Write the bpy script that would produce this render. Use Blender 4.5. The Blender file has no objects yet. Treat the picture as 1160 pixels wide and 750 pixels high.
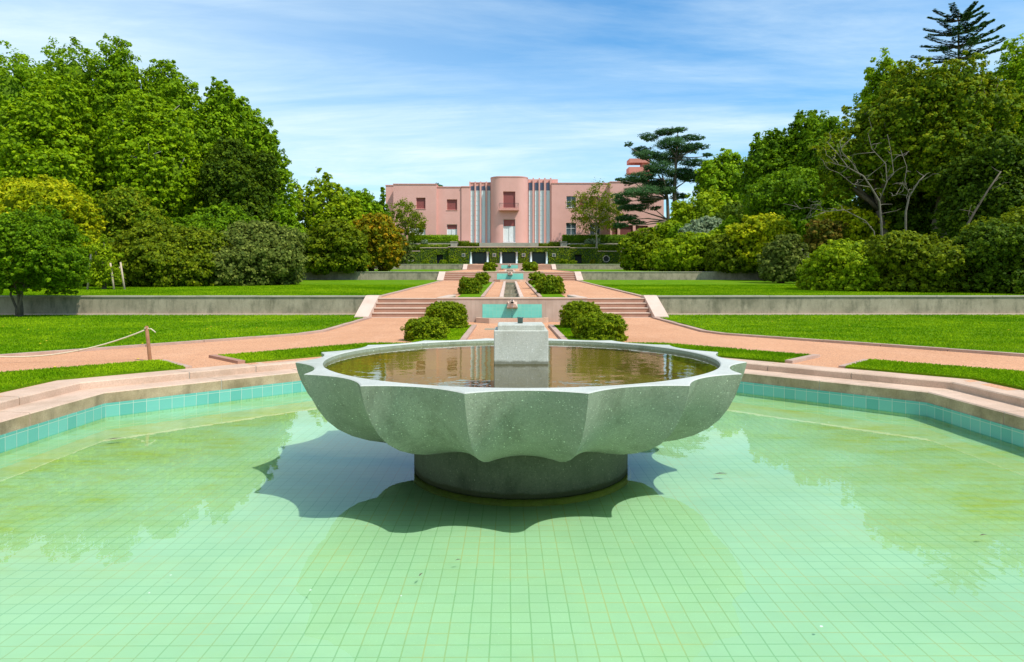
import bpy, math, random
import numpy as np
from mathutils import Vector, Matrix, noise as mnoise
R=math.radians; PI=math.pi
scn=bpy.context.scene; COL=scn.collection
rnd=random.Random(7)
CAMX,CAMZ,F,HOR,YAW=-0.113,1.70,742.0,318.0,0.0053
def at(px,py,Y):
    "world point seen at a pixel of the 1160 px photograph at distance Y"
    u=(px-580)/F
    X=CAMX+Y*(u+YAW)/(1-u*YAW)
    d=Y+(X-CAMX)*YAW
    return Vector((X,Y,CAMZ-(py-HOR)/F*d))
# ------------------------------------------------------------------ scene graph helpers
def tag(o,label=None,cat=None,group=None,kind=None):
    if label: o['label']=label
    if cat: o['category']=cat
    if group: o['group']=group
    if kind: o['kind']=kind
    return o
def thing(name,label,cat,loc=(0,0,0),rz=0,group=None):
    o=bpy.data.objects.new(name,None); COL.objects.link(o)
    o.empty_display_size=.1
    o.location=loc; o.rotation_euler=(0,0,rz)
    return tag(o,label,cat,group)
class MB:
    def __init__(s): s.v=[]; s.f=[]; s.m=[]; s.uv={}; s.sm=[]
    def face(s,pts,mi=0,smooth=False,uvs=None):
        b=len(s.v); s.v+= [tuple(p) for p in pts]; s.f.append(tuple(range(b,b+len(pts)))); s.m.append(mi); s.sm.append(smooth)
        if uvs: s.uv[len(s.f)-1]=uvs
    def box(s,x0,x1,y0,y1,z0,z1,mi=0,b=0.0):
        if b>0:
            bm=None
            # chamfered box: 3 axis-shrunk loops
            X=(x0,x1);Y=(y0,y1);Z=(z0,z1)
            k=len(s.v); vs=[]; idx={}
            for i in(0,1):
                for j in(0,1):
                    for l in(0,1):
                        sx=b if i==0 else -b; sy=b if j==0 else -b; sz=b if l==0 else -b
                        idx[(i,j,l)]=len(vs)
                        vs+=[(X[i],Y[j]+sy,Z[l]+sz),(X[i]+sx,Y[j],Z[l]+sz),(X[i]+sx,Y[j]+sy,Z[l])]
            s.v+=vs
            def I(i,j,l,a): return k+idx[(i,j,l)]+a
            F_=[]
            F_.append([I(0,0,0,0),I(0,0,1,0),I(0,1,1,0),I(0,1,0,0)]); F_.append([I(1,0,0,0),I(1,1,0,0),I(1,1,1,0),I(1,0,1,0)])
            F_.append([I(0,0,0,1),I(1,0,0,1),I(1,0,1,1),I(0,0,1,1)]); F_.append([I(0,1,0,1),I(0,1,1,1),I(1,1,1,1),I(1,1,0,1)])
            F_.append([I(0,0,0,2),I(0,1,0,2),I(1,1,0,2),I(1,0,0,2)]); F_.append([I(0,0,1,2),I(1,0,1,2),I(1,1,1,2),I(0,1,1,2)])
            for j in(0,1):
                for l in(0,1): F_.append([I(0,j,l,1),I(1,j,l,1),I(1,j,l,2),I(0,j,l,2)])
            for i in(0,1):
                for l in(0,1): F_.append([I(i,0,l,0),I(i,1,l,0),I(i,1,l,2),I(i,0,l,2)])
            for i in(0,1):
                for j in(0,1): F_.append([I(i,j,0,0),I(i,j,1,0),I(i,j,1,1),I(i,j,0,1)])
            for i in(0,1):
                for j in(0,1):
                    for l in(0,1): F_.append([I(i,j,l,0),I(i,j,l,1),I(i,j,l,2)])
            for f in F_: s.f.append(tuple(f)); s.m.append(mi); s.sm.append(False)
            return
        c=[(x0,y0,z0),(x1,y0,z0),(x1,y1,z0),(x0,y1,z0),(x0,y0,z1),(x1,y0,z1),(x1,y1,z1),(x0,y1,z1)]
        k=len(s.v); s.v+=c
        for f in((0,3,2,1),(4,5,6,7),(0,1,5,4),(1,2,6,5),(2,3,7,6),(3,0,4,7)):
            s.f.append(tuple(k+i for i in f)); s.m.append(mi); s.sm.append(False)
    def prism(s,poly,z0,z1,mi=0,mtop=None,bottom=True):
        "poly ccw list of (x,y); z0/z1 numbers or functions of (x,y)"
        g=lambda z,p: z(p[0],p[1]) if callable(z) else z
        n=len(poly); k=len(s.v)
        s.v+=[(p[0],p[1],g(z0,p)) for p in poly]+[(p[0],p[1],g(z1,p)) for p in poly]
        if bottom: s.f.append(tuple(k+i for i in reversed(range(n)))); s.m.append(mi); s.sm.append(False)
        s.f.append(tuple(k+n+i for i in range(n))); s.m.append(mi if mtop is None else mtop); s.sm.append(False)
        for i in range(n):
            j=(i+1)%n; s.f.append((k+i,k+j,k+n+j,k+n+i)); s.m.append(mi); s.sm.append(False)
    def hexa(s,a,b,mi=0):
        "a,b: bottom and top quads (4 points each, ccw)"
        k=len(s.v); s.v+=[tuple(p) for p in a]+[tuple(p) for p in b]
        for f in((3,2,1,0),(4,5,6,7),(0,1,5,4),(1,2,6,5),(2,3,7,6),(3,0,4,7)):
            s.f.append(tuple(k+i for i in f)); s.m.append(mi); s.sm.append(False)
    def tube(s,pts,rad,sides=7,mi=0,cap=True):
        pts=[Vector(p) for p in pts]; n=len(pts); k=len(s.v)
        for i,p in enumerate(pts):
            d=(pts[min(i+1,n-1)]-pts[max(i-1,0)])
            d=d.normalized() if d.length>1e-9 else Vector((0,0,1))
            a=d.cross(Vector((0.31,0.95,0.05))); 
            if a.length<.05: a=d.cross(Vector((1,0,0)))
            a.normalize(); b=d.cross(a)
            r=rad[i] if hasattr(rad,'__len__') else rad
            for j in range(sides):
                t=2*PI*j/sides; q=p+(a*math.cos(t)+b*math.sin(t))*r; s.v.append(tuple(q))
        for i in range(n-1):
            for j in range(sides):
                j2=(j+1)%sides; s.f.append((k+i*sides+j,k+i*sides+j2,k+(i+1)*sides+j2,k+(i+1)*sides+j)); s.m.append(mi); s.sm.append(True)
        if cap:
            s.f.append(tuple(k+j for j in reversed(range(sides)))); s.m.append(mi); s.sm.append(False)
            s.f.append(tuple(k+(n-1)*sides+j for j in range(sides))); s.m.append(mi); s.sm.append(False)
    def lathe(s,prof,cx,cy,seg=48,mi=0,smooth=True):
        k=len(s.v); n=len(prof)
        for (r,z) in prof:
            for j in range(seg):
                t=2*PI*j/seg; s.v.append((cx+r*math.cos(t),cy+r*math.sin(t),z))
        for i in range(n-1):
            for j in range(seg):
                j2=(j+1)%seg; s.f.append((k+i*seg+j,k+i*seg+j2,k+(i+1)*seg+j2,k+(i+1)*seg+j)); s.m.append(mi); s.sm.append(smooth)
    def build(s,name,mats,parent=None,label=None,cat=None,group=None,kind=None,org=None):
        me=bpy.data.meshes.new(name)
        vs=s.v
        o=None
        if org is not None: vs=[(a-org[0],b-org[1],c-org[2]) for a,b,c in vs]
        elif parent is not None:
            L=parent.location; 
            pl=wpos(parent); vs=[(a-pl[0],b-pl[1],c-pl[2]) for a,b,c in vs]
        me.from_pydata(vs,[],s.f)
        if not isinstance(mats,(list,tuple)): mats=[mats]
        for m in mats: me.materials.append(m)
        me.polygons.foreach_set('material_index',s.m); me.polygons.foreach_set('use_smooth',s.sm)
        if s.uv:
            ul=me.uv_layers.new(name='UVMap')
            for pi,uvs in s.uv.items():
                p=me.polygons[pi]
                for li,uv in zip(p.loop_indices,uvs): ul.data[li].uv=uv
        me.validate(); me.update()
        o=bpy.data.objects.new(name,me); COL.objects.link(o)
        if org is not None: o.location=org
        if parent is not None: o.parent=parent; o.location=(0,0,0)
        return tag(o,label,cat,group,kind)
def wpos(o):
    p=Vector(o.location)
    while o.parent: o=o.parent; p=p+Vector(o.location)
    return p
# ------------------------------------------------------------------ materials
MC={}
class NT:
    def __init__(s,name):
        s.mat=bpy.data.materials.new(name); s.mat.use_nodes=True; s.t=s.mat.node_tree; s.n=s.t.nodes; s.l=s.t.links
        s.n.clear(); s.out=s.n.new('ShaderNodeOutputMaterial')
    def node(s,t,**kw):
        n=s.n.new(t)
        for k,v in kw.items():
            if k.startswith('i_'):
                key=k[2:]; key=int(key) if key.isdigit() else key.replace('_',' ')
                s.set(n.inputs[key],v)
            else: setattr(n,k,v)
        return n
    def set(s,inp,v):
        if isinstance(v,bpy.types.NodeSocket): s.l.new(v,inp)
        elif isinstance(v,bpy.types.Node): s.l.new(v.outputs[0],inp)
        else:
            if isinstance(v,(tuple,list)) and len(v)==3 and inp.type=='RGBA': v=(*v,1)
            inp.default_value=v
    def math(s,op,a,b=None,c=None,clamp=False):
        n=s.n.new('ShaderNodeMath'); n.operation=op; n.use_clamp=clamp; s.set(n.inputs[0],a)
        if b is not None: s.set(n.inputs[1],b)
        if c is not None: s.set(n.inputs[2],c)
        return n.outputs[0]
    def mix(s,f,a,b,mode='MIX'):
        n=s.n.new('ShaderNodeMix'); n.data_type='RGBA'; n.blend_type=mode; n.clamp_factor=True
        s.set(n.inputs[0],f); s.set(n.inputs[6],a); s.set(n.inputs[7],b); return n.outputs[2]
    def pos(s): 
        return s.node('ShaderNodeNewGeometry').outputs['Position']
    def noise(s,scale,detail=4,rough=.55,vec=None,stretch=None,dist=0):
        v=vec if vec is not None else s.pos()
        if stretch: 
            m=s.node('ShaderNodeMapping'); s.l.new(v,m.inputs[0]); m.inputs['Scale'].default_value=stretch; v=m.outputs[0]
        n=s.node('ShaderNodeTexNoise',i_Scale=scale,i_Detail=detail,i_Roughness=rough,i_Distortion=dist); s.l.new(v,n.inputs['Vector']); return n.outputs['Fac']
    def ramp(s,fac,a,b,ca=(0,0,0),cb=(1,1,1)):
        n=s.node('ShaderNodeValToRGB'); s.set(n.inputs[0],fac); e=n.color_ramp.elements; e[0].position=a; e[1].position=b
        e[0].color=(*ca,1); e[1].color=(*cb,1); return n.outputs[0]
    def bsdf(s,col,rough=.8,spec=.3,bump=None,bs=.3,bd=.01,**kw):
        b=s.node('ShaderNodeBsdfPrincipled'); s.set(b.inputs['Base Color'],col); s.set(b.inputs['Roughness'],rough); s.set(b.inputs['Specular IOR Level'],spec)
        if bump is not None:
            bn=s.node('ShaderNodeBump',i_Strength=bs,i_Distance=bd); s.set(bn.inputs['Height'],bump); s.l.new(bn.outputs[0],b.inputs['Normal'])
        for k,v in kw.items(): s.set(b.inputs[k.replace('_',' ')],v)
        s.l.new(b.outputs[0],s.out.inputs[0]); return b
def stone(name,c1,c2,scale=3,grain=60,stain=(.1,.09,.07),sa=.35,rough=.85,bs=.4,drip=0.0,spk=None):
    m=NT(name); col=m.mix(m.ramp(m.noise(scale,6,.6),.3,.72),c1,c2)
    col=m.mix(m.math('MULTIPLY',m.ramp(m.noise(scale*.45,8,.7),.5,.75),sa),col,stain)
    g=m.noise(grain,3,.7); col=m.mix(m.math('MULTIPLY',m.ramp(g,.42,.62),.28),col,tuple(x*.55 for x in c1))
    if drip: 
        d=m.ramp(m.noise(2.6,7,.72,stretch=(1.5,1.5,.5)),.47,.72); col=m.mix(m.math('MULTIPLY',d,drip),col,stain)
    if spk:
        v=m.node('ShaderNodeTexVoronoi',i_Scale=spk[0]); m.l.new(m.pos(),v.inputs['Vector'])
        col=m.mix(m.math('MULTIPLY',m.math('LESS_THAN',v.outputs['Distance'],spk[1]),.8),col,spk[2])
    m.bsdf(col,rough,.25,bump=g,bs=bs,bd=.006); return m.mat
M={}
def gravel():
    m=NT('gravel'); c=m.mix(m.ramp(m.noise(.55,6,.65),.3,.7),(.50,.225,.110),(.66,.325,.175))
    c=m.mix(m.math('MULTIPLY',m.ramp(m.noise(2.2,8,.75),.42,.72),.55),c,(.42,.19,.10)); c=m.mix(m.math('MULTIPLY',m.ramp(m.noise(.9,6,.7,stretch=(1.6,.6,1)),.5,.72),.35),c,(.74,.42,.26))
    v=m.node('ShaderNodeTexVoronoi',i_Scale=70.0); m.l.new(m.pos(),v.inputs['Vector'])
    hs=m.node('ShaderNodeSeparateColor'); m.l.new(v.outputs['Color'],hs.inputs[0])
    c=m.mix(m.math('MULTIPLY',m.ramp(hs.outputs[0],.1,.95),.45),c,(.80,.49,.30))
    c=m.mix(m.math('MULTIPLY',m.math('GREATER_THAN',hs.outputs[1],.82),.45),c,(.22,.10,.07))
    m.bsdf(c,.95,.1,bump=v.outputs['Distance'],bs=.8,bd=.01); return m.mat
M['gravel']=gravel()
def lawn(name,a,b):
    m=NT(name); c=m.mix(m.ramp(m.noise(1.1,7,.62),.32,.7),a,b)
    c=m.mix(m.math('MULTIPLY',m.ramp(m.noise(38,4,.75),.4,.66),.45),c,tuple(x*.35 for x in a))
    c=m.mix(m.math('MULTIPLY',m.ramp(m.noise(.35,5,.6),.52,.72),.5),c,(.16,.21,.02))
    m.bsdf(c,.9,.04,bump=m.noise(60,3,.8),bs=.9,bd=.02); return m.mat
M['lawn']=lawn('lawn',(.085,.20,.003),(.17,.30,.005))
M['earth']=stone('earth',(.12,.10,.05),(.07,.10,.03),1.2,30)
def blade():
    m=NT('grass_blade'); a=m.node('ShaderNodeAttribute',attribute_name='tint')
    c=m.mix(a.outputs['Fac'],(.11,.25,.003),(.32,.47,.008)); b=m.node('ShaderNodeBsdfDiffuse'); m.set(b.inputs[0],c)
    t=m.node('ShaderNodeBsdfTranslucent'); m.set(t.inputs[0],c); x=m.node('ShaderNodeMixShader',i_0=.35); m.l.new(b.outputs[0],x.inputs[1]); m.l.new(t.outputs[0],x.inputs[2]); m.l.new(x.outputs[0],m.out.inputs[0]); return m.mat
M['blade']=blade()
def leafmat(name,dark,mid,light,trans=.38):
    m=NT(name); a=m.node('ShaderNodeAttribute',attribute_name='tint')
    n=m.node('ShaderNodeValToRGB'); m.l.new(a.outputs['Fac'],n.inputs[0]); e=n.color_ramp.elements
    e[0].color=(*dark,1); e[1].color=(*light,1); k=e.new(.5); k.color=(*mid,1)
    c=n.outputs[0]
    b=m.node('ShaderNodeBsdfPrincipled',i_Roughness=.6); m.set(b.inputs['Base Color'],c); b.inputs['Specular IOR Level'].default_value=.10
    t=m.node('ShaderNodeBsdfTranslucent'); m.set(t.inputs[0],m.mix(.5,c,light)); x=m.node('ShaderNodeMixShader',i_0=trans)
    m.l.new(b.outputs[0],x.inputs[1]); m.l.new(t.outputs[0],x.inputs[2]); m.l.new(x.outputs[0],m.out.inputs[0]); return m.mat
LP={'bright':((.095,.18,.002),(.22,.36,.003),(.43,.57,.006)),
 'green':((.048,.11,.002),(.125,.24,.003),(.27,.42,.006)),
 'fresh':((.075,.155,.003),(.185,.32,.004),(.37,.53,.008)),
 'dark':((.028,.065,.003),(.075,.135,.004),(.17,.24,.007)),
 'olive':((.048,.085,.002),(.135,.190,.003),(.30,.34,.008)),
 'yellow':((.12,.20,.002),(.36,.42,.004),(.70,.63,.010)),
 'lime':((.10,.18,.002),(.25,.36,.004),(.46,.54,.010)),
 'orange':((.07,.13,.003),(.24,.24,.004),(.60,.31,.008)),
 'grey':((.060,.095,.012),(.145,.185,.026),(.28,.32,.055)),
 'silver':((.15,.21,.11),(.26,.34,.18),(.44,.51,.30)),
 'red':((.06,.10,.006),(.15,.15,.010),(.34,.19,.03)),
 'cedar':((.020,.062,.018),(.055,.135,.040),(.12,.23,.075)),
 'box':((.060,.120,.002),(.175,.255,.003),(.38,.42,.008)),
 'rust':((.055,.115,.003),(.155,.25,.004),(.36,.37,.010))}
for k,v in LP.items(): M['leaf_'+k]=leafmat('leaf_'+k,*v)
M['greybark']=stone('grey_bark',(.22,.19,.14),(.15,.13,.095),6,40,sa=.3); M['hedge_core']=stone('hedge_core',(.035,.06,.010),(.05,.085,.012),4,30)
M['bark']=stone('bark',(.10,.075,.05),(.17,.14,.10),6,40,sa=.3)
M['palebark']=stone('pale_bark',(.38,.34,.28),(.28,.25,.20),6,40,sa=.3)
# stones
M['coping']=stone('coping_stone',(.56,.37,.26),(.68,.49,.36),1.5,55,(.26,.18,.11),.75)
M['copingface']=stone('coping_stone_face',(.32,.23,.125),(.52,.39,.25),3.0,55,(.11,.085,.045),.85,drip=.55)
M['kerb']=stone('kerb_stone',(.42,.27,.20),(.55,.38,.29),3,60,(.22,.15,.11),.4)
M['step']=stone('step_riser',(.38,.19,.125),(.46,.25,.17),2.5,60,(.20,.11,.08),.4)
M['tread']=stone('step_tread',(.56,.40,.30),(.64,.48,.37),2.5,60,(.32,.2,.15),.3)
M['cheek']=stone('cheek_stone',(.60,.42,.32),(.66,.50,.40),2.0,60,(.36,.25,.19),.3)
M['retain']=stone('retaining_wall',(.29,.245,.165),(.44,.37,.265),1.4,40,(.085,.085,.05),.75,drip=.75)
M['cap']=stone('wall_cap',(.36,.32,.25),(.45,.39,.31),2,50,(.12,.12,.09),.6)
def ashlar():
    m=NT('spout_wall_stone'); col=m.mix(m.ramp(m.noise(1.7,6,.6),.3,.72),(.40,.29,.22),(.50,.38,.30))
    col=m.mix(m.math('MULTIPLY',m.ramp(m.noise(4,5,.65,stretch=(2.5,2.5,.3)),.48,.75),.35),col,(.22,.16,.13))
    p=m.node('ShaderNodeSeparateXYZ'); m.l.new(m.pos(),p.inputs[0])
    fx=m.math('FRACT',m.math('DIVIDE',m.math('ADD',p.outputs[0],100.35),.78)); l=m.math('LESS_THAN',fx,.012)
    col=m.mix(m.math('MULTIPLY',l,.6),col,(.2,.14,.11)); m.bsdf(col,.85,.2,bump=m.noise(50,3,.7),bs=.3,bd=.006); return m.mat
M['ashlar']=ashlar()
def bowlmat(name,c1,c2,dark,k=1.0,wet=None,wc=(0,0,0)):
    m=NT(name); col=m.mix(m.ramp(m.noise(1.8,8,.68),.30,.70),c1,c2)
    col=m.mix(m.math('MULTIPLY',m.ramp(m.noise(2.4,9,.75,stretch=(1.7,1.7,.55)),.50,.68),.60),col,dark)
    g=m.noise(75,4,.8); col=m.mix(m.math('MULTIPLY',m.ramp(g,.36,.60),.42),col,tuple(x*.5 for x in c1))
    for sc,th,pr,cc,am in ((50,.15,.76,tuple(min(1,x*2.1) for x in c2),.75),(100,.20,.70,tuple(min(1,x*1.8) for x in c2),.6),(75,.17,.80,tuple(x*.3 for x in c1),.7)):
        v=m.node('ShaderNodeTexVoronoi',i_Scale=float(sc)); m.l.new(m.pos(),v.inputs['Vector']); s_=m.node('ShaderNodeSeparateColor'); m.l.new(v.outputs['Color'],s_.inputs[0])
        th2=m.math('MULTIPLY',s_.outputs[1],th*1.8)
        f=m.math('MULTIPLY',m.math('LESS_THAN',v.outputs['Distance'],th2),m.math('GREATER_THAN',s_.outputs[0],pr)); col=m.mix(m.math('MULTIPLY',f,am*k),col,cc)
    if wet is not None:
        zz=m.node('ShaderNodeSeparateXYZ'); m.l.new(m.pos(),zz.inputs[0]); wl=m.math('ADD',zz.outputs[2],m.math('MULTIPLY',m.math('SUBTRACT',m.noise(9,5,.7),.5),.05))
        col=m.mix(m.math('MULTIPLY',m.math('SUBTRACT',1.0,m.math('DIVIDE',m.math('SUBTRACT',wl,wet),.018),clamp=True),.75),col,wc)
    m.bsdf(col,.8,.2,bump=m.math('ADD',g,m.math('MULTIPLY',m.noise(18,5,.7),.8)),bs=.45,bd=.006); return m.mat
M['bowl']=bowlmat('bowl_concrete',(.245,.285,.195),(.345,.380,.275),(.12,.135,.08))  # green bounced up from the pool and underside shade mixed into the concrete colour
M['bowlrim']=stone('bowl_rim_concrete',(.46,.47,.41),(.58,.58,.52),2.2,120,(.26,.27,.20),.6,rough=.75,bs=.3)  # same concrete, paler: the sunlit look of the rim top is in the colour
M['base']=bowlmat('base_concrete',(.085,.108,.055),(.14,.165,.09),(.035,.045,.02),.8,.030,(.045,.05,.012))
M['pedestal']=bowlmat('pedestal_granite',(.50,.50,.42),(.60,.60,.52),(.34,.34,.26),.4,.972,(.09,.09,.05))
M['mortar']=stone('pedestal_granite',(.46,.47,.40),(.56,.56,.49),3,150,(.36,.34,.27),.35,rough=.75,bs=.25,spk=(70,.12,(.70,.70,.64)))
M['algae']=stone('algae_mortar',(.30,.30,.05),(.38,.36,.08),6,60)
def tiles(name,ca,cb,size,grout,gw,wave=True,uv=False,off=(0,0),algae=None,rough=.3,gc2=None,gs=.85):
    m=NT(name); 
    if uv: v=m.node('ShaderNodeUVMap').outputs[0]
    else: v=m.pos()
    p=m.node('ShaderNodeSeparateXYZ'); m.l.new(v,p.inputs[0])
    X=m.math('DIVIDE',m.math('ADD',p.outputs[0],100*size+off[0]),size); Y=m.math('DIVIDE',m.math('ADD',p.outputs[1],100*size+off[1]),size)
    wob=m.math('MULTIPLY',m.math('SUBTRACT',m.noise(3.5,3,.5),.5),.10)
    X=m.math('ADD',X,wob); 
    fx=m.math('ABSOLUTE',m.math('SUBTRACT',m.math('FRACT',X),.5)); fy=m.math('ABSOLUTE',m.math('SUBTRACT',m.math('FRACT',Y),.5))
    g=m.math('GREATER_THAN',m.math('MAXIMUM',fx,fy),.5-gw/size/2)
    cell=m.node('ShaderNodeCombineXYZ'); m.set(cell.inputs[0],m.math('FLOOR',X)); m.set(cell.inputs[1],m.math('FLOOR',Y))
    w=m.node('ShaderNodeTexWhiteNoise',noise_dimensions='3D'); m.l.new(cell.outputs[0],w.inputs['Vector'])
    c=m.mix(w.outputs['Value'],ca,cb)
    gcol=grout
    if gc2: gcol=m.mix(m.ramp(m.noise(1.6,4,.6),.45,.6),grout,gc2)
    if algae:
        a=m.ramp(m.noise(.55,8,.68,stretch=(1,1.7,1),dist=.3),.38,.60)
        far=m.math('MULTIPLY_ADD',m.math('ABSOLUTE',p.outputs[0]),.45,-.62,clamp=True)
        yy=m.math('MULTIPLY_ADD',p.outputs[1],.45,-1.35,clamp=True)
        far=m.math('MAXIMUM',m.math('MULTIPLY',far,yy),.12)
        a=m.math('MULTIPLY',a,far); a=m.math('MULTIPLY',a,1.5,clamp=True)
        a2=m.math('MULTIPLY',m.ramp(m.noise(5,6,.7,stretch=(.45,1.8,1)),.45,.72),a)
        c=m.mix(m.math('MULTIPLY',m.math('MULTIPLY_ADD',a,.42,m.math('MULTIPLY',a2,.8)),.9,clamp=True),c,algae)
        c=m.mix(m.math('MULTIPLY',m.ramp(m.noise(1.3,5,.6),.4,.7),.35),c,tuple(x*.82 for x in ca))
    c=m.mix(m.math('MULTIPLY',g,gs),c,gcol)
    m.bsdf(c,rough,.4,bump=m.math('SUBTRACT',1.0,g),bs=.25,bd=.003); return m.mat
M['floor']=tiles('pool_floor_tile',(.345,.515,.315),(.368,.540,.335),.1025,(.15,.31,.12),.0070,algae=(.34,.39,.025),off=(.0,.03),gc2=(.42,.36,.10),rough=.6,gs=.58)
M['band']=tiles('pool_band_tile',(.10,.36,.29),(.155,.44,.355),.155,(.40,.50,.40),.007,uv=True,off=(0,.02),rough=.25)
M['panel']=tiles('turquoise_panel',(.16,.54,.43),(.19,.585,.465),.11,(.32,.55,.42),.006,uv=True,rough=.25)
def water(name,tint,bs,scale,rough=0.0,dens=1.0):
    m=NT(name); n=m.noise(scale,3,.55,stretch=(1,1.6,1)); n2=m.noise(scale*5,2,.5)
    h=m.math('MULTIPLY_ADD',n2,.25,n)
    bn=m.node('ShaderNodeBump',i_Strength=bs,i_Distance=.02); m.set(bn.inputs['Height'],h)
    fr=m.node('ShaderNodeFresnel',i_IOR=1.33); m.l.new(bn.outputs[0],fr.inputs['Normal'])
    t=m.node('ShaderNodeBsdfTransparent'); t.inputs[0].default_value=(*tint,1)
    g=m.node('ShaderNodeBsdfGlossy',i_Roughness=rough); m.l.new(bn.outputs[0],g.inputs['Normal']); g.inputs[0].default_value=(1,1,1,1)
    x=m.node('ShaderNodeMixShader'); m.l.new(fr.outputs[0],x.inputs[0]); m.l.new(t.outputs[0],x.inputs[1]); m.l.new(g.outputs[0],x.inputs[2]); m.l.new(x.outputs[0],m.out.inputs[0]); return m.mat
M['poolwater']=water('pool_water',(.90,.99,.95),.035,1.6)
M['bowlwater']=water('bowl_water',(.72,.68,.42),.10,2.2)
M['silt']=stone('silt',(.27,.25,.075),(.37,.34,.11),3,40)
M['channelwater']=water('channel_water',(.75,.88,.78),.2,5)
M['jet']=water('falling_water',(.9,.95,.95),.4,20,.1)
def plaster(name,c,c2,rough=.85):
    m=NT(name); col=m.mix(m.ramp(m.noise(.5,6,.6),.35,.7),c,c2); col=m.mix(m.math('MULTIPLY',m.ramp(m.noise(2,5,.6,stretch=(1.5,1.5,.2)),.55,.8),.25),col,tuple(x*.75 for x in c))
    m.bsdf(col,rough,.2,bump=m.noise(20,3,.6),bs=.15,bd=.01); return m.mat
M['pink']=plaster('pink_plaster',(.66,.355,.295),(.71,.39,.33))
M['pinktrim']=plaster('pink_trim',(.60,.29,.235),(.66,.33,.27))
M['towerpink']=plaster('tower_plaster',(.56,.225,.175),(.62,.26,.20))
def flat(name,c,rough=.6,spec=.3,**kw):
    m=NT(name); col=m.mix(m.noise(3,3,.6),tuple(x*.88 for x in c),c); m.bsdf(col,rough,spec,**kw); return m.mat
def shutter():
    m=NT('red_shutter'); p=m.node('ShaderNodeSeparateXYZ'); m.l.new(m.pos(),p.inputs[0]); f=m.math('FRACT',m.math('MULTIPLY',p.outputs[2],8.0))
    c=m.mix(m.math('LESS_THAN',f,.25),(.30,.085,.075),(.17,.045,.04)); m.bsdf(c,.6,.3,bump=f,bs=.4,bd=.02); return m.mat
M['shutter']=shutter()
M['white']=flat('white_paint',(.78,.78,.76)); M['curtain']=flat('white_curtain',(.75,.78,.76),.9)
M['stripglass']=flat('frosted_glass',(.62,.76,.75),.35,.5); M['stripdark']=flat('dark_pane',(.075,.085,.14),.15,.6)
M['glass']=flat('window_glass',(.05,.07,.08),.06,.6); M['rail']=flat('iron_rail',(.06,.05,.05),.5)
M['column']=flat('pale_column',(.62,.72,.74),.5); M['darkdoor']=flat('dark_green_door',(.012,.045,.042),.25,.4); M['void']=flat('dark_opening',(.02,.022,.02),.7)
M['wood']=stone('brown_wood',(.30,.13,.06),(.40,.19,.10),8,60); M['stake']=stone('stake_wood',(.50,.38,.26),(.60,.46,.33),8,60)
M['rope']=stone('rope_fibre',(.62,.52,.34),(.72,.62,.44),40,200); M['metal']=flat('green_metal',(.07,.12,.10),.4,.5)
M['yellowfl']=flat('yellow_petal',(.85,.62,.02),.6)
M['redopen']=flat('red_door',(.17,.05,.045),.7)
# ------------------------------------------------------------------ terrain levels
YB=[20.5,46.4,73.6]                       # fronts of the three spout walls
def gz(Y,X=0):
    if Y<24.5: return .40
    if Y<50.4: return 1.05+(Y-24.6)*.0265
    if Y<77.6: return 2.35+(Y-50.5)*.024
    if Y<104: return 3.60+(Y-77.7)*.0285
    return 8.0
OC=(0.0,6.08)
def octv(a):
    r=a/math.cos(PI/8); return [(OC[0]+r*math.cos(PI/8+k*PI/4),OC[1]+r*math.sin(PI/8+k*PI/4)) for k in range(8)]
g=MB()
g.face([(-900,-600,-.7),(900,-600,-.7),(900,1500,-.7),(-900,1500,-.7)])
g.build('ground',M['earth'],kind='structure')
# gravel court around the pool
m=MB(); a,b=octv(5.8),octv(18.75)
for k in range(8):
    j=(k+1)%8; m.face([(*a[k],.40),(*b[k],.40),(*b[j],.40),(*a[j],.40)])
m.build('gravel_court',M['gravel'],kind='structure')
m=MB()
for (x0,x1,y0,y1) in ((-160,-18,-60,24.55),(18,160,-60,24.55),(-18,18,-60,-12.4)): m.face([(x0,y0,.396),(x1,y0,.396),(x1,y1,.396),(x0,y1,.396)])
for s in(-1,1):
    p=[(s*18,13.6),(s*18,24.55),(s*7,24.55)]
    if s<0:p=p[::-1]
    m.face([(x,y,.392) for x,y in p])
m.build('lower_ground',M['lawn'],kind='structure')
def strip(mb,x0,x1,y0,y1,dz=0.0,n=1):
    for i in range(n):
        a=y0+(y1-y0)*i/n; b=y0+(y1-y0)*(i+1)/n
        e=1e-3
        mb.face([(x0,a,gz(a+e)+dz),(x1,a,gz(a+e)+dz),(x1,b,gz(b-e)+dz),(x0,b,gz(b-e)+dz)])
CH=.46
levels=[(24.6,50.4),(50.5,77.6),(77.7,103.9)]
for i,(y0,y1) in enumerate(levels):
    m=MB(); e=YB[i+1] if i<2 else 104
    strip(m,-6.5,-CH,y0,y1); strip(m,CH,6.5,y0,y1)
    m.build(['gravel_path','upper_gravel_path','top_gravel_path'][i],M['gravel'],kind='structure')
    m=MB(); 
    for s in (-1,1):
        x0,x1=sorted((s*6.5,s*160)); strip(m,x0,x1,y0,y1)
    # terrace soil front and back faces
    m.build(['terrace_ground','upper_terrace_ground','top_terrace_ground'][i],M['lawn'],kind='structure')
m=MB(); m.box(-160,160,108.2,400,3,7.9); m.build('house_terrace',M['cap'],kind='structure')
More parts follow.
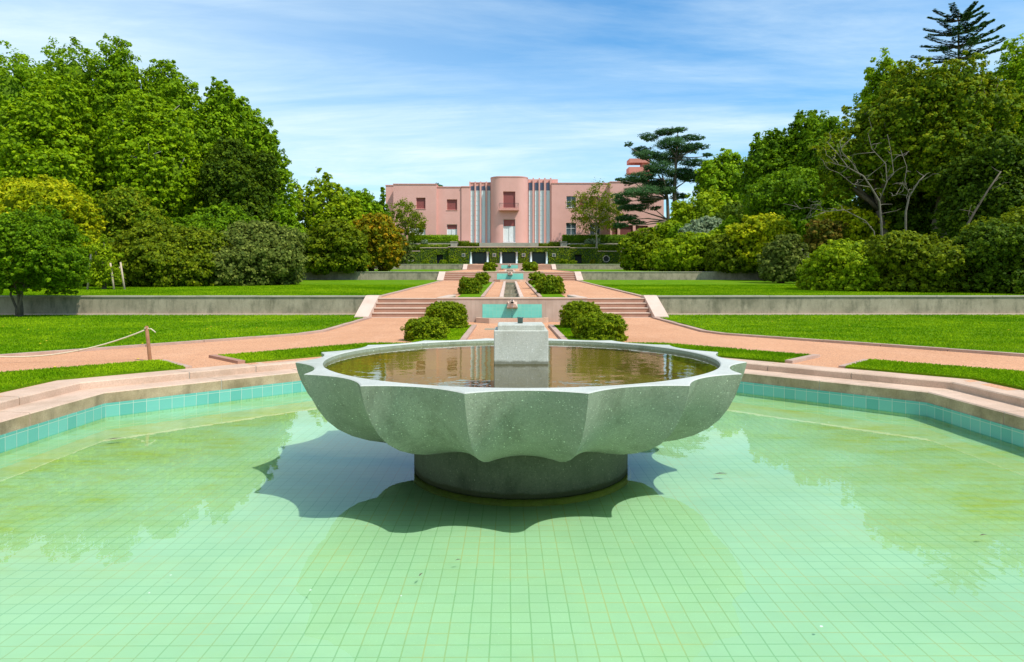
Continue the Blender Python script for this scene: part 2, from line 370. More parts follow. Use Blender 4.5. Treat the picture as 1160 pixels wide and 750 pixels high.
# ------------------------------------------------------------------ pool
m=MB(); v=octv(5.19); m.face([(x,y,-.05) for x,y in v]); m.build('pool_floor',M['floor'],kind='structure')
m=MB(); v=octv(5.149); N_=24
m.face([(x,y,0.0) for x,y in v]); m.build('pool_water',M['poolwater'],kind='structure')
pool=thing('pool_surround','octagonal pink stone pool edge with a turquoise tile band, stepped around the fountain pool','pool edge',(0,6.08,0))
m=MB(); v=octv(5.15); v2=octv(5.30)
for k in range(8):
    j=(k+1)%8; L=math.dist(v[k],v[j]); h=.165
    m.face([(*v[j],-.012),(*v[k],-.012),(*v[k],h),(*v[j],h)],uvs=[(0,-.012),(L,-.012),(L,h),(0,h)]); m.face([(*v[j],-.06),(*v[k],-.06),(*v[k],-.012),(*v[j],-.012)],1,uvs=[(0,-.06),(L,-.06),(L,-.012),(0,-.012)])
    m.face([(*v[j],h),(*v[k],h),(*v2[k],h),(*v2[j],h)],uvs=[(0,h),(L,h),(L,h),(0,h)])
m.build('tile_band',[M['band'],M['floor']],pool)
def ring_blocks(a0,a1,z0,z1,per,gap,mats,name,parent,jit=.006,seed=1):
    rr=random.Random(seed); m=MB(); va,vb=octv(a0),octv(a1)
    for k in range(8):
        j=(k+1)%8
        cuts=[0]+sorted((i+rr.uniform(-.15,.15))/per for i in range(1,per))+[1]
        for i in range(per):
            t0,t1=cuts[i],cuts[i+1]; L=math.dist(va[k],va[j]); g0=gap/2/L
            ta,tb=(t0+g0 if i else t0),(t1-g0 if i<per-1 else t1)
            n=6
            dz=rr.uniform(-jit,jit); prev=None
            for q in range(n):
                s0=ta+(tb-ta)*q/n; s1=ta+(tb-ta)*(q+1)/n
                def P(vv,t,z,w=0): return (vv[k][0]+(vv[j][0]-vv[k][0])*t,vv[k][1]+(vv[j][1]-vv[k][1])*t,z)
                def wob(t,c): 
                    x,y=P(va,t,0)[:2]; return .007*mnoise.noise(Vector((x*3,y*3,c)))
                def ring(t):
                    A=P(va,t,0); B=P(vb,t,0); d=Vector((B[0]-A[0],B[1]-A[1],0)).normalized(); b_=.014
                    w=wob(t,1) ; w2=wob(t,5)*.25
                    A0=(A[0]+d.x*w,A[1]+d.y*w); 
                    return [(A0[0],A0[1],z0),(A0[0],A0[1],z1-b_+dz+w2),(A0[0]+d.x*b_,A0[1]+d.y*b_,z1+dz+w2),(B[0]-d.x*b_,B[1]-d.y*b_,z1+dz+w2),(B[0],B[1],z1-b_+dz),(B[0],B[1],z0)]
                a_,b2=ring(s0),ring(s1)
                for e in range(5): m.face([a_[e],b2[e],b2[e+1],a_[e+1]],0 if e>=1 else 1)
                if q==0 : m.face(a_[::-1])
                if q==n-1: m.face(b2)
        # mortar behind the joints
    o=m.build(name,mats,parent); return o
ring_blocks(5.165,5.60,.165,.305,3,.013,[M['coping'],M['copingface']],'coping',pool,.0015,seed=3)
ring_blocks(5.58,6.00,.25,.40,4,.013,[M['coping'],M['coping']],'kerb',pool,.0015,seed=5)
m=MB(); va,vb=octv(5.176),octv(5.985)
for k in range(8):
    j=(k+1)%8; m.face([(*va[k],.3005),(*vb[k],.3005),(*vb[j],.3005),(*va[j],.3005)]); m.face([(*va[j],.165),(*va[k],.165),(*va[k],.3005),(*va[j],.3005)])
    vc=octv(5.595); m.face([(*vc[j],.295),(*vc[k],.295),(*vc[k],.3955),(*vc[j],.3955)]); m.face([(*vc[k],.3955),(*vb[k],.3955),(*vb[j],.3955),(*vc[j],.3955)])
m.build('mortar',M['mortar'],pool)
# ------------------------------------------------------------------ fountain bowl
FB=(0,6.08)
fount=thing('fountain','large scalloped grey concrete bowl fountain on a round drum standing in the tiled pool','fountain',(0,6.08,0))
RIM=.989
PROF=[(2.0,RIM),(1.993,.955),(1.978,.90),(1.945,.81),(1.895,.715),(1.825,.62),(1.735,.54),(1.62,.472),(1.48,.418),(1.33,.378),(1.17,.352),(1.0,.34),(.85,.335)]
def petal(r,sag=1.0):
    "one full ring of points: straight chords between the 16 tips, curved inwards"
    out=[]; n=16; sub=10
    for k in range(n):
        a0=(k+.5)*2*PI/n-PI/2-PI/n*1.0; a0=-PI/2+(k+.5)*2*PI/n; a1=a0+2*PI/n
        p0=(r*math.cos(a0),r*math.sin(a0)); p1=(r*math.cos(a1),r*math.sin(a1)); mid=(a0+a1)/2; 
        for i in range(sub):
            t=i/sub; u=2*t-1; ins=sag*(1-u*u)
            x=p0[0]+(p1[0]-p0[0])*t-math.cos(mid)*ins; y=p0[1]+(p1[1]-p0[1])*t-math.sin(mid)*ins
            out.append((x+FB[0],y+FB[1]))
    return out
m=MB()
rings=[[(x,y,z) for x,y in petal(r,min(.115+.075*(RIM-z)/.6,.16*r/1.2))] for r,z in PROF]
NP=len(rings[0]); k0=len(m.v)
for rg in rings: m.v+=rg
for i in range(len(rings)-1):
    for j in range(NP):
        j2=(j+1)%NP; m.f.append((k0+i*NP+j,k0+i*NP+j2,k0+(i+1)*NP+j2,k0+(i+1)*NP+j)[::-1]); m.m.append(0); m.sm.append(True)
# rim top (own material slot) and inside
RI=1.765
def circ(r,z): return [(FB[0]+r*math.cos(-PI/2+(j/NP+.5/16)*2*PI),FB[1]+r*math.sin(-PI/2+(j/NP+.5/16)*2*PI),z) for j in range(NP)]
def rim(r0): return rings[0]
stack=[[(x,y,z) for x,y,z in rings[0]],[(FB[0]+(x-FB[0])*.994,FB[1]+(y-FB[1])*.994,RIM+.006) for x,y,z in rings[0]],circ(RI+.01,RIM+.006),circ(RI,RIM-.002),circ(RI-.01,.90),circ(1.5,.72),circ(.6,.70),circ(.01,.70)]
for i in range(len(stack)-1):
    kk=len(m.v); m.v+=stack[i]+stack[i+1]; mi=1 if i<3 else (0 if i==3 else 2)
    for j in range(NP):
        j2=(j+1)%NP; m.f.append((kk+j,kk+j2,kk+NP+j2,kk+NP+j)); m.m.append(mi); m.sm.append(i>3)
bo=m.build('bowl',[M['bowl'],M['bowlrim'],M['silt']],fount)
me=bo.data
import bmesh
bm=bmesh.new(); bm.from_mesh(me); bm.edges.ensure_lookup_table()
for e in bm.edges:   # the ridges between the scallops stay sharp
    a_,b_=e.verts
    if a_.index<NP*len(rings) and b_.index<NP*len(rings) and a_.index%NP==b_.index%NP and (a_.index%NP)%10==0: e.smooth=False
bm.normal_update(); bmesh.ops.recalc_face_normals(bm,faces=bm.faces[:]); bm.to_mesh(me); bm.free()
m=MB(); m.lathe([(.001,-.045),(.978,-.045),(.978,.36)],*FB,seg=96); bs_=m.build('base',M['base'],fount)
m=MB(); 
m.lathe([(1.012,-.049),(1.008,-.022),(.995,-.008),(.979,-.006)],*FB,seg=96); m.build('footing_ring',M['algae'],fount)
m=MB(); m.lathe([(1.762,.957),(.001,.957)],*FB,seg=96,smooth=False); m.build('bowl_water',M['bowlwater'],fount)
ped=MB(); ped.box(-.243,.243,FB[1]-.24,FB[1]+.24,.70,1.255,b=.006); po=ped.build('pedestal',M['pedestal'],fount)
m=MB(); m.box(-.212,.212,FB[1]-.20,FB[1]+.21,1.25,1.303,b=.006); m.build('pedestal_cap',M['pedestal'],po)
m=MB(); m.lathe([(.001,1.303),(.024,1.303),(.026,1.35),(.030,1.353),(.030,1.36),(.022,1.36),(.022,1.33),(.001,1.33)],-.004,FB[1]+.02,seg=24); m.build('nozzle',M['metal'],fount)
# ------------------------------------------------------------------ lawns and kerbs around the pool
def kerbline(name,pts,w,z0,z1,label,cat='kerb',group=None,closed=False,mat='kerb',zf=None,seed=0):
    rr=random.Random(seed+len(pts)); m=MB(); P_=[Vector((x,y,0)) for x,y in pts]; n=len(P_)
    off=[]
    for i in range(n):
        d0=(P_[i]-P_[i-1]).normalized() if i>0 else (P_[1]-P_[0]).normalized()
        d1=(P_[i+1]-P_[i]).normalized() if i<n-1 else d0
        nn=Vector((-(d0.y+d1.y),(d0.x+d1.x),0)).normalized(); c=max(.5,nn.dot(Vector((-d1.y,d1.x,0)))); off.append(nn*(w/c))
    for i in range(n-1):
        L=(P_[i+1]-P_[i]).length; k=max(1,round(L/1.1))
        for q in range(k):
            g0=.006/L; t0=q/k+(g0 if q else 0); t1=(q+1)/k-(g0 if q<k-1 else 0); dz=rr.uniform(-.004,.006)
            A=P_[i].lerp(P_[i+1],t0);B=P_[i].lerp(P_[i+1],t1);C=B+off[i].lerp(off[i+1],t1);D=A+off[i].lerp(off[i+1],t0)
            hz=[(zf(p.y) if zf else 0) for p in (A,B,C,D)]
            m.hexa([(p.x,p.y,z0+h) for p,h in zip((A,B,C,D),hz)],[(p.x,p.y,z1+dz+h) for p,h in zip((A,B,C,D),hz)])
    c=P_[n//2]
    return m.build(name,M[mat],label=label,cat=cat,group=group,org=(c.x,c.y,z0+(zf(c.y) if zf else 0)))
LAWN0=[(5.0,22.7),(4.9,16.6),(5.15,15.75),(5.9,14.8),(8.8,11.2),(13.5,5.6),(22,2.5),(60,2.5)]
grass_regions=[]
for s,side in((-1,'left'),(1,'right')):
    pts=[(s*x,y) for x,y in LAWN0]
    poly=pts+[(s*60,24.45),(s*5.5,24.45),(s*5.5,22.7)]
    inn=[(p[0]+s*.14,p[1]+.0) for p in pts]
    pp=inn+[(s*60,24.45),(s*5.5,24.45),(s*5.5,22.7)]
    pp2=pp if s>0 else pp[::-1]
    if s>0: pp2=pp
    area=sum(pp2[i][0]*pp2[(i+1)%len(pp2)][1]-pp2[(i+1)%len(pp2)][0]*pp2[i][1] for i in range(len(pp2)))
    if area<0: pp2=pp2[::-1]
    m=MB(); m.prism(pp2,.38,.425); m.build('lawn',M['lawn'],kind='structure')
    grass_regions.append((pp2,.425,'big'))
    kp=pts if s<0 else pts[::-1]
    kerbline('lawn_kerb',kp if s<0 else kp,.14 if True else 0,.37,.445,'pinkish stone kerb edging the lower %s lawn along the gravel path'%side) if s<0 else kerbline('lawn_kerb',kp,.14,.37,.445,'pinkish stone kerb edging the lower %s lawn along the gravel path'%side)
# ring lawns with a gap in each far diagonal
def ringpoly(a0,a1,seq):
    return seq
def dpt(s,t,a):
    "point on far diagonal, t metres from its middle towards the camera, apothem a"
    mx,my=s*a*math.cos(PI/4),OC[1]+a*math.sin(PI/4); return (mx+s*t*math.cos(PI/4),my-t*math.sin(PI/4))
A0,A1=6.0,7.2
far=[dpt(1,.0,A0),octv(A0)[1],octv(A0)[2],dpt(-1,.0,A0),dpt(-1,.0,A1),octv(A1)[2],octv(A1)[1],dpt(1,.0,A1)]
def ccw(p):
    a=sum(p[i][0]*p[(i+1)%len(p)][1]-p[(i+1)%len(p)][0]*p[i][1] for i in range(len(p))); return p if a>0 else p[::-1]
rl=[far]
for s in(-1,1):
    i0,i7=(0,7) if s>0 else (3,4)
    rl.append([dpt(s,.90,A0),octv(A0)[i0],octv(A0)[i7],octv(A1)[i7],octv(A1)[i0],dpt(s,.90,A1)])
for i,p in enumerate(rl):
    # far strip split to stay convex
    m=MB()
    n=len(p)//2; inner=p[:n]; outer=p[n:][::-1]
    for q in range(n-1):
        m.prism(ccw([inner[q],outer[q],outer[q+1],inner[q+1]]),.38,.43)
        grass_regions.append((ccw([inner[q],outer[q],outer[q+1],inner[q+1]]),.43,'ring'))
    m.build('lawn_strip',M['lawn'],kind='structure')
kerbline('strip_kerb',[dpt(-1,.0,A0+.02),dpt(-1,0,A1)],.12,.37,.44,'short low kerb closing the far grass strip at the left gap',mat='step')
kerbline('strip_kerb',[dpt(1,.0,A0+.02),dpt(1,0,A1)],-.12,.37,.44,'short low kerb closing the far grass strip at the right gap',mat='kerb')
kerbline('strip_kerb',[dpt(-1,.90,A0+.02),dpt(-1,.9,A1)],-.10,.37,.425,'flush kerb stone at the end of the left side grass strip',mat='kerb')
kerbline('strip_kerb',[dpt(1,.90,A0+.02),dpt(1,.9,A1)],.10,.37,.425,'flush kerb stone at the end of the right side grass strip',mat='kerb')
# central beds with kerbs on every level
ordl=['lower','middle','upper']
for li,(y0,y1,x0,x1) in enumerate(((13.45,18.5,1.15,2.1),(24.9,44.6,1.17,2.05),(50.9,71.8,1.2,2.1))):
    for s,side in((-1,'left'),(1,'right')):
        xa,xb=sorted((s*x0,s*x1)); m=MB(); dz=.03
        e=gz
        m.hexa([(xa,y0,e(y0)-.02),(xb,y0,e(y0)-.02),(xb,y1,e(y1)-.02),(xa,y1,e(y1)-.02)],[(xa,y0,e(y0)+dz),(xb,y0,e(y0)+dz),(xb,y1,e(y1)+dz),(xa,y1,e(y1)+dz)])
        m.build('planting_bed',M['lawn'],kind='structure')
        if li==0: grass_regions.append((ccw([(xa,y0),(xb,y0),(xb,y1),(xa,y1)]),.43,'ring'))
        pts=[(s*x0,y0),(s*x0,y1),(s*x1,y1)]
        if True:
            kerbline('bed_kerb',pts,.13*s,-.03,.055,'thin kerb along the %s planting bed of the %s terrace'%(side,ordl[li]),zf=gz,group=None)
# ------------------------------------------------------------------ retaining walls, steps, spout walls
names=['lower','middle','upper']
TOPW=[1.14,2.40,3.66]
for i,yb in enumerate(YB):
    zl=gz(yb+2.7-.01) if i else .40
    zt=gz(yb+4.15)
    for s,side in((-1,'left'),(1,'right')):
        # side retaining wall
        yw=yb+3.98; xa,xb=sorted((s*5.45,s*60))
        w=thing('retaining_wall','%s grey stained retaining wall on the %s side of the steps'%(('low lichen-streaked','second','far top')[i],side),'retaining wall',(s*5.45,yw,zl))
        m=MB(); m.box(xa,xb,yw,yw+.30,zl-.1,TOPW[i]-.06); m.build('wall',M['retain'],w)
        m=MB(); n=26
        for q in range(n):
            xs=[s*5.45+s*(54.5)*q/n,s*5.45+s*54.5*(q+1)/n]; a_,b_=sorted(xs); m.box(a_+.004,b_-.004,yw-.035,yw+.33,TOPW[i]-.06,TOPW[i]+rnd.uniform(-.003,.004),b=.008)
        m.build('cap',M['cap'],w)
        if i==0:
            m=MB(); m.box(xa,xb,yw-.12,yw-.001,.40,.475); m.build('footing',M['tread'],w)
        # steps
        st=thing('steps','flight of four pink stone steps %s of the %s spout wall'%(side,names[i]),'steps',(s*3.6,yb+2.7,zl))
        m=MB(); rise=(zt-zl)/4; tr=.36; xa,xb=sorted((s*2.352,s*4.95))
        for q in range(4):
            y0=yb+2.7+tr*q; y1=yb+4.12
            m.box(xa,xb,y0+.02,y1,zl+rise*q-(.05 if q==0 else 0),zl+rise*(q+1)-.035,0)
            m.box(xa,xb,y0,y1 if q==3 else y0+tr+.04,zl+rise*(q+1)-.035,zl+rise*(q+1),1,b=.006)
        m.box(xa,xb,yb+2.45,yb+2.72,zl-.05,zl+.012,1)
        m.build('step',[M['step'],M['tread']],st)
        m=MB(); xa,xb=sorted((s*4.952,s*5.44)); y0,y1=yb+2.15,yb+4.45; zt2=TOPW[i]+.01
        yk=yb+4.0
        for (a_,b_,za,zb) in ((y0,yk,zl+.06,zt2),(yk,y1,zt2,zt2)):
            m.hexa([(xa,a_,zl-.1),(xb,a_,zl-.1),(xb,b_,zl-.1),(xa,b_,zl-.1)],[(xa,a_,za),(xb,a_,za),(xb,b_,zb),(xa,b_,zb)])
        m.build('side_slab',M['cheek'],st)
    # spout wall
    TZ=[1.175,2.36,3.64][i]; PZ=[(.54,.965),(1.79,2.21),(3.06,3.45)][i]; gb=gz(yb) if i else .40
    sw=thing('spout_wall','%s central stone wall with turquoise tile panel and water spout'%(('nearest','second','farthest')[i]),'fountain wall',(0,yb,gb))
    m=MB(); m.box(-2.35,2.35,yb,yb+.25,gb-.1,TZ-.05); m.box(-2.35,-2.1,yb+.25,yb+4.1,gb-.1,TZ-.05); m.box(2.1,2.35,yb+.25,yb+4.1,gb-.1,TZ-.05); m.box(-2.1,2.1,yb+3.85,yb+4.1,gb-.1,TZ-.10); m.box(-2.1,2.1,yb+.25,yb+3.85,gb-.1,TZ-.30,0)
    m.build('wall',M['ashlar'],sw)
    m=MB(); m.box(-2.37,2.37,yb-.02,yb+.27,TZ-.05,TZ,b=.008); m.box(-2.37,-2.08,yb+.272,yb+4.1,TZ-.05,TZ,b=.008); m.box(2.08,2.37,yb+.272,yb+4.1,TZ-.05,TZ,b=.008)
    m.build('cap',M['tread'],sw)
    m=MB(); m.box(-2.1,2.1,yb+.25,yb+3.85,TZ-.29,TZ-.075); m.build('basin_water',M['channelwater'],sw)
    z0,z1=PZ; m=MB(); y=yb-.006
    m.face([(-.93,y,z0),(.93,y,z0),(.93,y,z1),(-.93,y,z1)],uvs=[(0,0),(1.86,0),(1.86,z1-z0),(0,z1-z0)])
    m.box(-.93,.93,yb-.005,yb-.001,z0,z1); m.build('tile_panel',M['panel'],sw)
    # spout: carved stone block with a rounded snout and a dark mouth
    m=MB(); sz=z1-.02
    m.hexa([(-.17,yb-.25,sz-.07),(.17,yb-.25,sz-.07),(.17,yb-.001,sz-.12),(-.17,yb-.001,sz-.12)],[(-.10,yb-.27,sz+.04),(.10,yb-.27,sz+.04),(.15,yb-.001,sz+.10),(-.15,yb-.001,sz+.10)])
    m.tube([(0,yb-.02,sz+.08),(0,yb-.16,sz+.09),(0,yb-.30,sz+.07)],[.07,.08,.055],12)
    sp=m.build('spout',M['cheek'],sw)
    m=MB(); m.tube([(0,yb-.20,sz+.135),(0,yb-.306,sz+.075)],[.035,.042],12); m.build('mouth',M['void'],sp)
    m=MB(); zt_=z0-.02; m.tube([(0,yb-.30,sz+.06),(0,yb-.36,sz-.02),(0,yb-.38,sz-.2),(0,yb-.385,zt_)],[.014,.013,.012,.02],8); m.build('water_jet',M['jet'],sw)
    m=MB(); H=z0+.0
    poly=[(-1.12,yb-.001),(-1.12,yb-.18),(-.70,yb-.62),(.70,yb-.62),(1.12,yb-.18),(1.12,yb-.001)]
    inn=[(-.98,yb-.03),(-.98,yb-.20),(-.62,yb-.49),(.62,yb-.49),(.98,yb-.20),(.98,yb-.03)]
    for q in range(5):
        a_,b_,c_,d_=poly[q],poly[q+1],inn[q+1],inn[q]
        m.hexa([(p[0],p[1],gb-.05) for p in(a_,b_,c_,d_)],[(p[0],p[1],gb+.155) for p in(a_,b_,c_,d_)])
    m.build('trough',M['step' if i==9 else 'coping'],sw)
    m=MB(); m.face([(x,y,gb+.11) for x,y in inn]); m.build('trough_water',M['channelwater'],sw)
# water channels on the middle and upper terraces
for i,(y0,y1) in enumerate(((24.62,45.7),(50.6,72.9),(77.8,100))):
    c=thing('water_channel','narrow stepped water channel between gravel strips on the %s terrace'%(('first','second','top')[i]),'water channel',(0,y0,gz(y0+.1)))
    m=MB()
    for s in(-1,1):
        xa,xb=sorted((s*.31,s*.455)); m.hexa([(xa,y0,gz(y0+.01)-.4),(xb,y0,gz(y0+.01)-.4),(xb,y1,gz(y1)-.4),(xa,y1,gz(y1)-.4)],[(xa,y0,gz(y0+.01)+.05),(xb,y0,gz(y0+.01)+.05),(xb,y1,gz(y1)+.05),(xa,y1,gz(y1)+.05)])
    m.build('side_kerb',M['cheek'],c)
    n=5; L=(y1-y0)/n; m=MB(); w=MB(); r=MB()
    for q in range(n):
        a_=y0+L*q; z=gz(a_+.01)
        m.box(-.31,.31,a_,a_+L,z-.40,z-.16); m.box(-.31,.31,a_,a_+.16,z-.16,z-.035,0)
        w.face([(-.309,a_+.161,z-.05),(.309,a_+.161,z-.05),(.309,a_+L-.001,z-.05),(-.309,a_+L-.001,z-.05)])
        r.box(-.309,.309,a_+L-.012,a_+L-.001,z-.15,z+.05)
    m.build('channel_bed',M['retain'],c); w.build('channel_water',M['channelwater'],c); 
# upper lawns: slightly raised, with kerbs along the path
for i,(y0,y1) in enumerate(levels):
    for s,side in((-1,'left'),(1,'right')):
        m=MB(); fl=(5.0,5.0) 
        ya,yb_=y0+.5,y1-1.6
        xs=5.15 if i else 5.3
        # the path narrows past the steps: edge line bows
        line=[(s*5.0,ya),(s*4.98,ya+4),(s*4.95,yb_-6),(s*4.95,yb_)]
        poly=[(s*5.13,ya),(s*60,ya),(s*60,y1-.05),(s*5.5,y1-.05),(s*5.13,yb_)]
        m.prism(ccw(poly),lambda x,y:gz(min(max(y,y0+.01),y1-.01))-.02,lambda x,y:gz(min(max(y,y0+.01),y1-.01))+.03); m.build('lawn',M['lawn'],kind='structure')
        kerbline('lawn_kerb',line if s<0 else line,.16*(1 if s<0 else -1),-.03,.05,'pale stone kerb between gravel path and %s %s lawn'%(('middle','upper','top')[i],side),zf=gz)
# ------------------------------------------------------------------ numpy foliage
def leaf_mesh(name,P,Nrm,size,tint,mat,shape=1.0,extra=None,flatrow=None):
    "diamond leaves at P with normals Nrm"
    n=len(P); rs=np.random.default_rng(n)
    t=rs.normal(size=(n,3)); 
    if flatrow is not None: t=flatrow+.35*t
    u=np.cross(Nrm,t); u/=np.linalg.norm(u,axis=1,keepdims=True)+1e-9; v=np.cross(Nrm,u)
    sz=(size*rs.uniform(.6,1.25,n))[:,None] if np.isscalar(size) else (size*rs.uniform(.7,1.2,n))[:,None]
    a=P+v*sz*.5; c=P-v*sz*.5; b=P+u*sz*.32*shape+Nrm*sz*.10; d=P-u*sz*.32*shape+Nrm*sz*.10
    V=np.stack([a,b,c,d],1).reshape(-1,3); Fc=np.arange(4*n).reshape(-1,4)
    loops=Fc.ravel(); starts=np.arange(n)*4; tot=np.full(n,4); T=tint
    if extra is not None:
        ev,ef,et=extra; off=len(V); V=np.vstack([V,ev]); loops=np.concatenate([loops,(ef+off).ravel()]); k=ef.shape[1]
        starts=np.concatenate([starts,4*n+np.arange(len(ef))*k]); tot=np.concatenate([tot,np.full(len(ef),k)]); T=np.concatenate([T,et])
    me=bpy.data.meshes.new(name); me.vertices.add(len(V)); me.vertices.foreach_set('co',V.astype(np.float32).ravel())
    me.loops.add(len(loops)); me.loops.foreach_set('vertex_index',loops.astype(np.int32))
    me.polygons.add(len(starts)); me.polygons.foreach_set('loop_start',starts.astype(np.int32)); me.polygons.foreach_set('loop_total',tot.astype(np.int32))
    at_=me.attributes.new('tint','FLOAT','FACE'); at_.data.foreach_set('value',T.astype(np.float32))
    me.materials.append(mat); me.update(calc_edges=True); return me
def ico(sub=2):
    bm=bmesh.new(); bmesh.ops.create_icosphere(bm,subdivisions=sub,radius=1); bm.verts.ensure_lookup_table()
    V=np.array([v.co[:] for v in bm.verts]); Fc=np.array([[v.index for v in f.verts] for f in bm.faces]); bm.free(); return V,Fc
ICO=ico(3)
def make_crown(lobes,leaf,dens,mat,seed,clump=.22,core=.74,up=.25,flatten=.8,rag=.12,maxn=70000,shape=1.35,bare=0.0,tspread=.5,fill=1.0):
    "lobes: array (n,6) local centre+radii"
    rs=np.random.default_rng(seed); L=np.array(lobes,float)
    A=4*PI*(((L[:,3]*L[:,4])**1.6+(L[:,3]*L[:,5])**1.6+(L[:,4]*L[:,5])**1.6)/3)**(1/1.6)
    N=int(min(maxn,dens*A.sum()/leaf**2)); 
    per=26; nc=max(12,N//per)
    li=rs.choice(len(L),nc,p=A/A.sum()); d=rs.normal(size=(nc,3)); d[:,2]+=.15; d/=np.linalg.norm(d,axis=1,keepdims=True)
    rf=rs.uniform(.80,1.0+rag,nc)**1.0
    lump=np.array([mnoise.noise(Vector(tuple(x*2.2+seed))) for x in (d+li[:,None]*1.7)]); rf=rf+.16*lump
    C=L[li,:3]+d*L[li,3:]*rf[:,None]
    # drop clumps buried in another lobe
    keep=np.ones(nc,bool)
    for j in range(len(L)):
        q=(((C-L[j,:3])/L[j,3:])**2).sum(1); keep&=~((q<.55)&(li!=j))
    C=C[keep]; d=d[keep]; li=li[keep]; nc=len(C)
    if nc==0: return None
    mean=L[li,3:].mean(1); cr=mean*clump*rs.uniform(.6,1.3,nc)
    K=max(8,int(N*.62/max(nc,1))); 
    ct=rs.uniform(0,1,nc)
    off=rs.normal(size=(nc,K,3)); off/=np.maximum(1e-6,np.linalg.norm(off,axis=2,keepdims=True)); off*=(rs.uniform(0,1,(nc,K,1))**.45)
    off[:,:,2]*=flatten
    P=(C[:,None,:]+off*cr[:,None,None]).reshape(-1,3)
    on=off.reshape(-1,3); dn=np.repeat(d,K,0)
    nr=on*.7+dn*.5+rs.normal(size=on.shape)*.42; nr[:,2]+=up; nr/=np.linalg.norm(nr,axis=1,keepdims=True)+1e-9
    tint=np.clip(.5+(np.repeat(ct,K)-.5)*tspread+rs.normal(size=len(P))*.22,0,1)
    nf=int(N*.55*fill); lj=rs.choice(len(L),nf,p=A/A.sum()); df=rs.normal(size=(nf,3)); df/=np.linalg.norm(df,axis=1,keepdims=True)
    Pf=L[lj,:3]+df*L[lj,3:]*rs.uniform(.66,.98,nf)[:,None]; kp=np.ones(nf,bool)
    for j in range(len(L)): kp&=~(((((Pf-L[j,:3])/L[j,3:])**2).sum(1)<.42)&(lj!=j))
    Pf=Pf[kp]; df=df[kp]; nrf=df*.7+rs.normal(size=df.shape)*.5; nrf[:,2]+=up; nrf/=np.linalg.norm(nrf,axis=1,keepdims=True)
    P=np.vstack([P,Pf]); nr=np.vstack([nr,nrf]); tint=np.concatenate([tint,np.clip(rs.normal(size=len(Pf))*.2+.42,0,1)])
    ex=None
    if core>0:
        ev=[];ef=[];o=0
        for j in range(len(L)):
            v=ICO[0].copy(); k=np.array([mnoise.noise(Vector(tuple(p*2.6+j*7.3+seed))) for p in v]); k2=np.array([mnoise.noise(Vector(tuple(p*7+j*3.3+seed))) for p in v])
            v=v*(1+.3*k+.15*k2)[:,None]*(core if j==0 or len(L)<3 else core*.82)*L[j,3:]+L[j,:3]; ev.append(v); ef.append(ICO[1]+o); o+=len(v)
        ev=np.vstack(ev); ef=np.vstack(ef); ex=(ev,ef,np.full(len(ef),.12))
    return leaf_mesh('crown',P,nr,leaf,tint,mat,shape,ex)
def auto_lobes(w,dp,h,nl,seed,main=.70,small=.42):
    rs=random.Random(seed); out=[(0,0,0,w*main,dp*main,h*main)]
    for i in range(nl):
        z=rs.uniform(-.75,.95); a=(i*2.39996+rs.uniform(-.4,.4)); rr=math.sqrt(max(0,1-z*z)); k=rs.uniform(.55,.72); s_=small*rs.uniform(.75,1.25)
        out.append((w*k*rr*math.cos(a),dp*k*rr*math.sin(a),h*k*z,w*s_,dp*s_,h*s_*rs.uniform(.8,1.05)))
    return out
def limb_path(p0,p1,rs,n=5,w=.12):
    p0=Vector(p0);p1=Vector(p1);L=(p1-p0).length; out=[]
    for i in range(n+1):
        t=i/n; p=p0.lerp(p1,t); 
        if 0<i<n: p+=Vector((rs.uniform(-1,1),rs.uniform(-1,1),rs.uniform(-.3,.6)))*L*w*.5
        out.append(p)
    return out
tid=[0]
GS={'trees':0}
